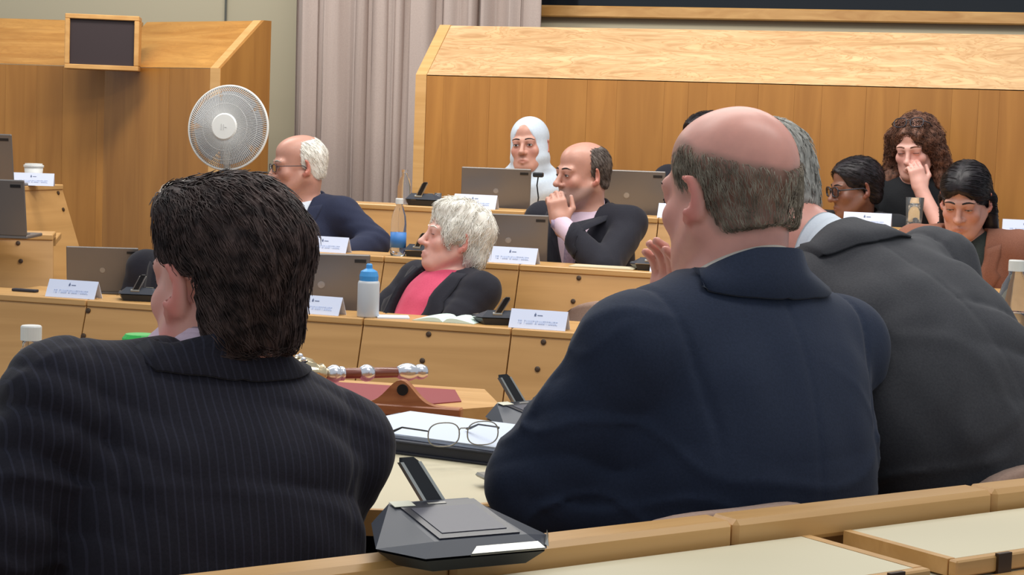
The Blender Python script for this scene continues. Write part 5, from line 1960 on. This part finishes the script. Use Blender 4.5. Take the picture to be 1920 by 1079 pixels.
def tailoring(shw, pulls=(), seam=.0035, arm_fill=False, cs=60):
    """centre-back seam, armhole seams and drag lines of a suit jacket"""
    def fn(Jf, k):
        if arm_fill:
            Jf.cap(k['J'][-1][0], k['piv'] + k['R2'] @ np.array([-.11, .02, -.02]), .050, .07, k=.05)
            Jf.cap(k['J'][-1][0] * .6 + k['sh'][-1] * .4, k['piv'] + k['R2'] @ np.array([-.11, .02, .08]), .045, .06, k=.05)
        L = local_of(k)
        big = (np.array([-9., -9, -9]), np.array([9., 9, 9]))
        def seams(X, Y, Z):
            lx, ly, lz = L(X, Y, Z)
            c = np.exp(-(lx / .0045) ** 2) * (ly < 0) * np.clip((-.02 - lz) / .02, 0, 1)
            a = 0
            for s in (-1, 1):
                xx = s * lx - (shw - .012 + .35 * np.clip(-lz - .10, -.1, .12) ** 1.0 * .5 * 0 - .03 * np.clip((-lz - .05) / .15, 0, 1))
                a = a + np.exp(-(xx / .0055) ** 2) * np.clip((lz + .25) / .05, 0, 1)
            return seam * (c * .6 + a)
        Jf.add(seams, big[0], big[1], 'd', 0.0)
        def crease(X, Y, Z):
            lx, ly, lz = L(X, Y, Z)
            m = np.clip((-.10 - lz) / .12, 0, 1) * .8 + np.clip((np.abs(lx) - .15) / .05, 0, 1) * .6
            a = np.exp(-(wob(lx * .55 + .25 * lz, ly, lz, cs, 17) / .10) ** 2)
            b = np.exp(-(wob(lx * .5 - .3 * lz, ly, lz, cs + 1, 21) / .10) ** 2)
            return -.0042 * (a + .7 * b) * m
        Jf.add(crease, big[0], big[1], 'd', 0.0)
        for (p, d, wl, am, r) in pulls:
            p = np.array(p); d = np.array(d, float); d /= np.linalg.norm(d)
            def pull(X, Y, Z, p=p, d=d, wl=wl, am=am, r=r):
                lx, ly, lz = L(X, Y, Z)
                t = (lx - p[0]) * d[0] + (ly - p[1]) * d[1] + (lz - p[2]) * d[2]
                w = np.exp(-(((lx - p[0]) ** 2 + (ly - p[1]) ** 2 + (lz - p[2]) ** 2)) / r ** 2)
                return -am * w * (np.abs(np.sin(t * PI / wl + .7 * wob(X, Y, Z, 77, 20))) ** .7 * 2 - 1)
            Jf.add(pull, big[0], big[1], 'd', 0.0)
    return fn


# dark-haired man, back view
person('dark-haired man in pinstriped suit seen from behind, turned left', W(422, 532, 2.36), 36, hyaw=6, hpitch=2, hs=1.04, bs=1.02, neck_fwd=-.004, neck_x=.021, shrug=(-.004, -.068), skin='pink', hair='thick', hairmat='hair_brown',
       jacket='suit_pin', shirt='shirt_pink', lean=5, curve=5, side=3, arms=dict(L=dict(elbow=W(12, 1020, 2.2), wrist=W(-60, 930, 2.45), world=True), R=dict(wrist=(.10, .40, .24), pole=(0, -.2, -1))),
       jacket_h=.0055, folds=.004, seed=3, shw=.180, neck_l=.092, chair_label='mauve chair hidden under the dark-haired man', fineh=.004, floor_z=0.0, hands_fine=False,
       fold_fn=tailoring(.185, [((-.26, -.05, -.12), (.5, 0, 1), .05, .006, .12), ((.10, -.12, -.18), (.25, 0, 1), .09, .006, .12), ((.14, -.1, -.05), (.5, 0, 1), .06, .004, .08)], cs=64))
# bald man
person('bald man in navy suit seen from behind, hand raised to his chin', W(1367, 368, 2.55), 36, hyaw=0, hpitch=6, hs=.99, bs=1.0, neck_fwd=.014, shrug=-.042, skin='pink', hair='fringe', hairmat='hair_grey',
       jacket='suit_navy', shirt='shirt_cream', lean=6, curve=5, side=2, arms=dict(L=dict(elbow=W(1004, 905, 2.45), wrist=W(1010, 880, 2.75), world=True),
       R=dict(wrist=W(1254, 636, 2.78), pole=(.3, .5, -1), world=True, hdir=(.02, -.10, 1.0), hnorm=(.8, .5, 0.1), curl=.4, fine=True, thumb=.4)),
       jacket_h=.0055, folds=.0022, seed=5, shw=.182, fineh=.004, chair_label='mauve chair under the bald man, its arm showing', chair_at=(.165, 2.365, .568), floor_z=0.0, neck_l=.12, cap_only='strands',
       fold_fn=tailoring(.182, [((-.24, .05, -.24), (.4, .4, 1), .045, .004, .10), ((.05, -.12, -.36), (.1, 0, 1), .12, .003, .14)], arm_fill=True))
# man in charcoal, leaning over
person('man in charcoal suit leaning sideways beyond the bald head', W(1416, 368, 3.0), 42, hyaw=0, hpitch=22, cup=.014, hroll=0, hs=1.0, bs=1.08, skin='pink', hair='sides', hairmat='hair_silver',
       jacket='suit_charcoal', shirt='shirt_white', lean=26, curve=18, side=-6, arms=dict(L=dict(wrist=(-.2, .44, .24)), R=dict(wrist=(.2, .46, .18), pole=(1, 0, -.3))),
       jacket_h=.0065, folds=.006, seed=8, shw=.195, chair_label='mauve chair under the charcoal-suited man', floor_z=0.0, neck_fwd=.098, neck_l=.15, chair_at=(.66, 2.78, .57),
       fold_fn=tailoring(.195, [((.12, -.12, -.30), (.3, 0, 1), .08, .008, .12)], cs=71))

# white-haired woman, reclining
person('white-haired woman in black jacket and coral shirt reclining with closed eyes', W(853, 449, 6.30), 128, hyaw=-20, hpitch=-12, hs=1.0, bs=.98, skin='fair', hair='fluffy', hairmat='hair_white',
       jacket='suit_black', shirt='shirt_coral', lean=-30, curve=8, sex='f', eye=.0006, brow='hair_white', vdeep=.46, vw=.36, vmax=.095, seed=11, folds=.005, neck_l=.12, jaw=1.05,
       arms=dict(L=dict(wrist=(-.22, .22, .16)), R=dict(wrist=(.22, .26, .16))), belly=.02, chair_label='mauve chair under the white-haired woman')
# navy man with moustache and spectacles
person('older man in navy suit with white moustache and spectacles, facing left', W(560, 312, 7.2), 155, hyaw=-45, hpitch=4, hs=.98, bs=1.0, skin='olive', hair='sides', hairmat='hair_white',
       jacket='suit_blue', shirt='shirt_white', lean=2, seed=13, eye=.003, brow='hair_silver', beard=((.62, .60, .56), .0), stache='hair_white', glasses=dict(mat='bezel', r=.0016, w=.025, h=.015),
       arms=dict(L=dict(elbow=W(706, 455, 7.1), wrist=W(630, 485, 6.95), world=True), R=dict(wrist=(.18, .34, .24))), chair_label='mauve chair under the moustached man', nose=1.1)
# man with chin on hand
person('man in black suit resting his chin on his hand, facing left', W(1092, 328, 7.0), 148, hyaw=-28, hpitch=2, hs=1.0, bs=1.0, skin='olive', hair='sides', hairmat='hair_pepper',
       jacket='suit_black', shirt='shirt_pink', tie='tie_lilac', lean=6, seed=17, eye=.004, brow='hair_black', beard=((.26, .22, .21), .45), nose=1.15,
       arms=dict(L=dict(elbow=W(1112, 545, 6.62), wrist=W(1082, 452, 6.80), world=True, hdir=(-.22, 0.05, 1), hnorm=(.2, -1, .0), curl=(.9, 1.0, 1.1, 1.2), fine=True, cuff=.012),
                 R=dict(wrist=(.14, .36, .22))), chair_label='mauve chair under the chin-resting man')
# woman in white headscarf
g = person('woman in white headscarf looking over her laptop', W(992, 274, 8.0), 168, hyaw=-6, hpitch=-3, hroll=4, hs=.97, bs=.92, skin='olive', hair=None, jacket=None, shirt='hijab_white', sex='f',
           lean=10, seed=19, eye=.0042, brow='hair_black', arms=dict(L=dict(wrist=(-.12, .32, .22)), R=dict(wrist=(.12, .32, .22))), chair_label='mauve chair under the headscarfed woman', collar=False)
def hijab(k):
    f = Field()
    T, Rh, hs, nb, R2 = k['T'], k['Rh'], k['hs'], k['nb'], k['R2']
    f.ell(T((0, -.016, .042)), np.array((.084, .106, .090)) * hs, Rh)
    f.ell(T((0, .0, -.045)), np.array((.078, .084, .095)) * hs, Rh, k=.03)
    f.cap(T((0, -.02, -.06)), nb + R2 @ np.array([0, .01, .0]), .078, .084, k=.04)
    f.ell(nb + R2 @ np.array([0, .02, -.05]), np.array((.15, .125, .075)), R2, k=.05)
    f.ell(nb + R2 @ np.array([0, .06, -.12]), np.array((.12, .085, .12)), R2, k=.05)
    for s in (-1, 1):
        f.cap(nb + R2 @ np.array([s * .06, -.01, -.03]), nb + R2 @ np.array([s * .16, -.01, -.085]), .06, .06, k=.04)
    f.ell(T((0, .128, -.018)), np.array((.064, .100, .096)) * hs, Rh, op='s', k=.012)
    def fold(X, Y, Z):
        px, py, pz = X - nb[0], Y - nb[1], Z - nb[2]
        return .0018 * np.sin(pz * 110 + px * 55 + 1.5 * wob(X, Y, Z, 4, 22)) * np.exp(-((pz - .0) / .11) ** 2) + .0045 * wob(X, Y, Z * .6, 6, 55) * np.exp(-((pz + .02) / .13) ** 2)
    f.all(fold, 'd')
    v, q = f.mesh([(k['hc'] - .15, k['hc'] + .15)], .006, .009)
    return obj_np('headscarf', v, q, 'hijab_white', k['body'])
hijab(g)
# woman with thick glasses
person('woman with slicked dark hair and thick dark glasses in profile', W(1604, 354, 7.45), 140, hyaw=-36, hpitch=8, hs=.97, bs=.92, skin='brown', hair='cropped', hairmat='hair_black', jacket='knit_dark',
       shirt='knit_dark', sex='f', lean=10, seed=23, eye=.003, glasses=dict(mat='bezel', r=.0032, w=.025, h=.019), arms=dict(L=dict(wrist=(-.12, .30, .2)), R=dict(wrist=(.12, .30, .2))), chair_label='mauve chair under the thick-glasses woman', nose=1.1)
# curly-haired woman
person('curly auburn-haired woman resting her cheek on her hand', W(1716, 278, 7.55), 158, hyaw=-8, hpitch=14, hroll=3, hs=1.0, bs=.95, skin='fair', hair='curly', hairmat='hair_auburn', jacket=None, shirt='knit_dark',
       sex='f', lean=8, seed=29, eye=.0006, brow='hair_auburn', collar=False, glasses=dict(mat='bezel', r=.0022, w=.026, h=.02, z=.058, y=.122, tilt=38),
       arms=dict(L=dict(elbow=W(1768, 502, 7.28), wrist=W(1750, 402, 7.40), world=True, hdir=(-.28, .08, 1), hnorm=(.25, -1, .15), curl=(.8, 1.0, 1.1, 1.1), fine=True, cuff=-.17), R=dict(wrist=(.14, .34, .2))),
       chair_label='mauve chair under the curly-haired woman')
# woman in brown jacket
person('woman in brown jacket and dark scarf looking down, long black hair', W(1810, 376, 6.62), 160, hyaw=-6, hpitch=20, hs=1.04, bs=.98, skin='olive', hair='slicklong', hairmat='hair_black', jacket='suit_brown',
       shirt='scarf_green', sex='f', lean=14, curve=6, seed=31, eye=.0016, gaze=(0, -.004), arms=dict(L=dict(wrist=(-.14, .34, .2)), R=dict(wrist=(.14, .34, .2))), vdeep=.32, chair_label='mauve chair under the brown-jacketed woman')
# two people nearly hidden
person('dark-haired person almost hidden behind the bald head', W(1322, 268, 7.8), 150, hyaw=-30, hpitch=4, hs=1.0, bs=.95, skin='tan', hair='cropped', hairmat='hair_black', jacket='suit_black', shirt='knit_dark', seed=37,
       lean=6, glasses=dict(mat='bezel', r=.0024), chair_label='mauve chair under the hidden dark-haired person')
person('white-haired person in dark jacket hidden behind the dark-haired man', W(352, 416, 6.40), 155, hyaw=-10, hpitch=4, hs=1.0, bs=1.0, skin='fair', hair='fluffy', hairmat='hair_white', jacket='suit_black', shirt='shirt_white', seed=41,
       lean=4, chair_label='mauve chair under the hidden white-haired person')
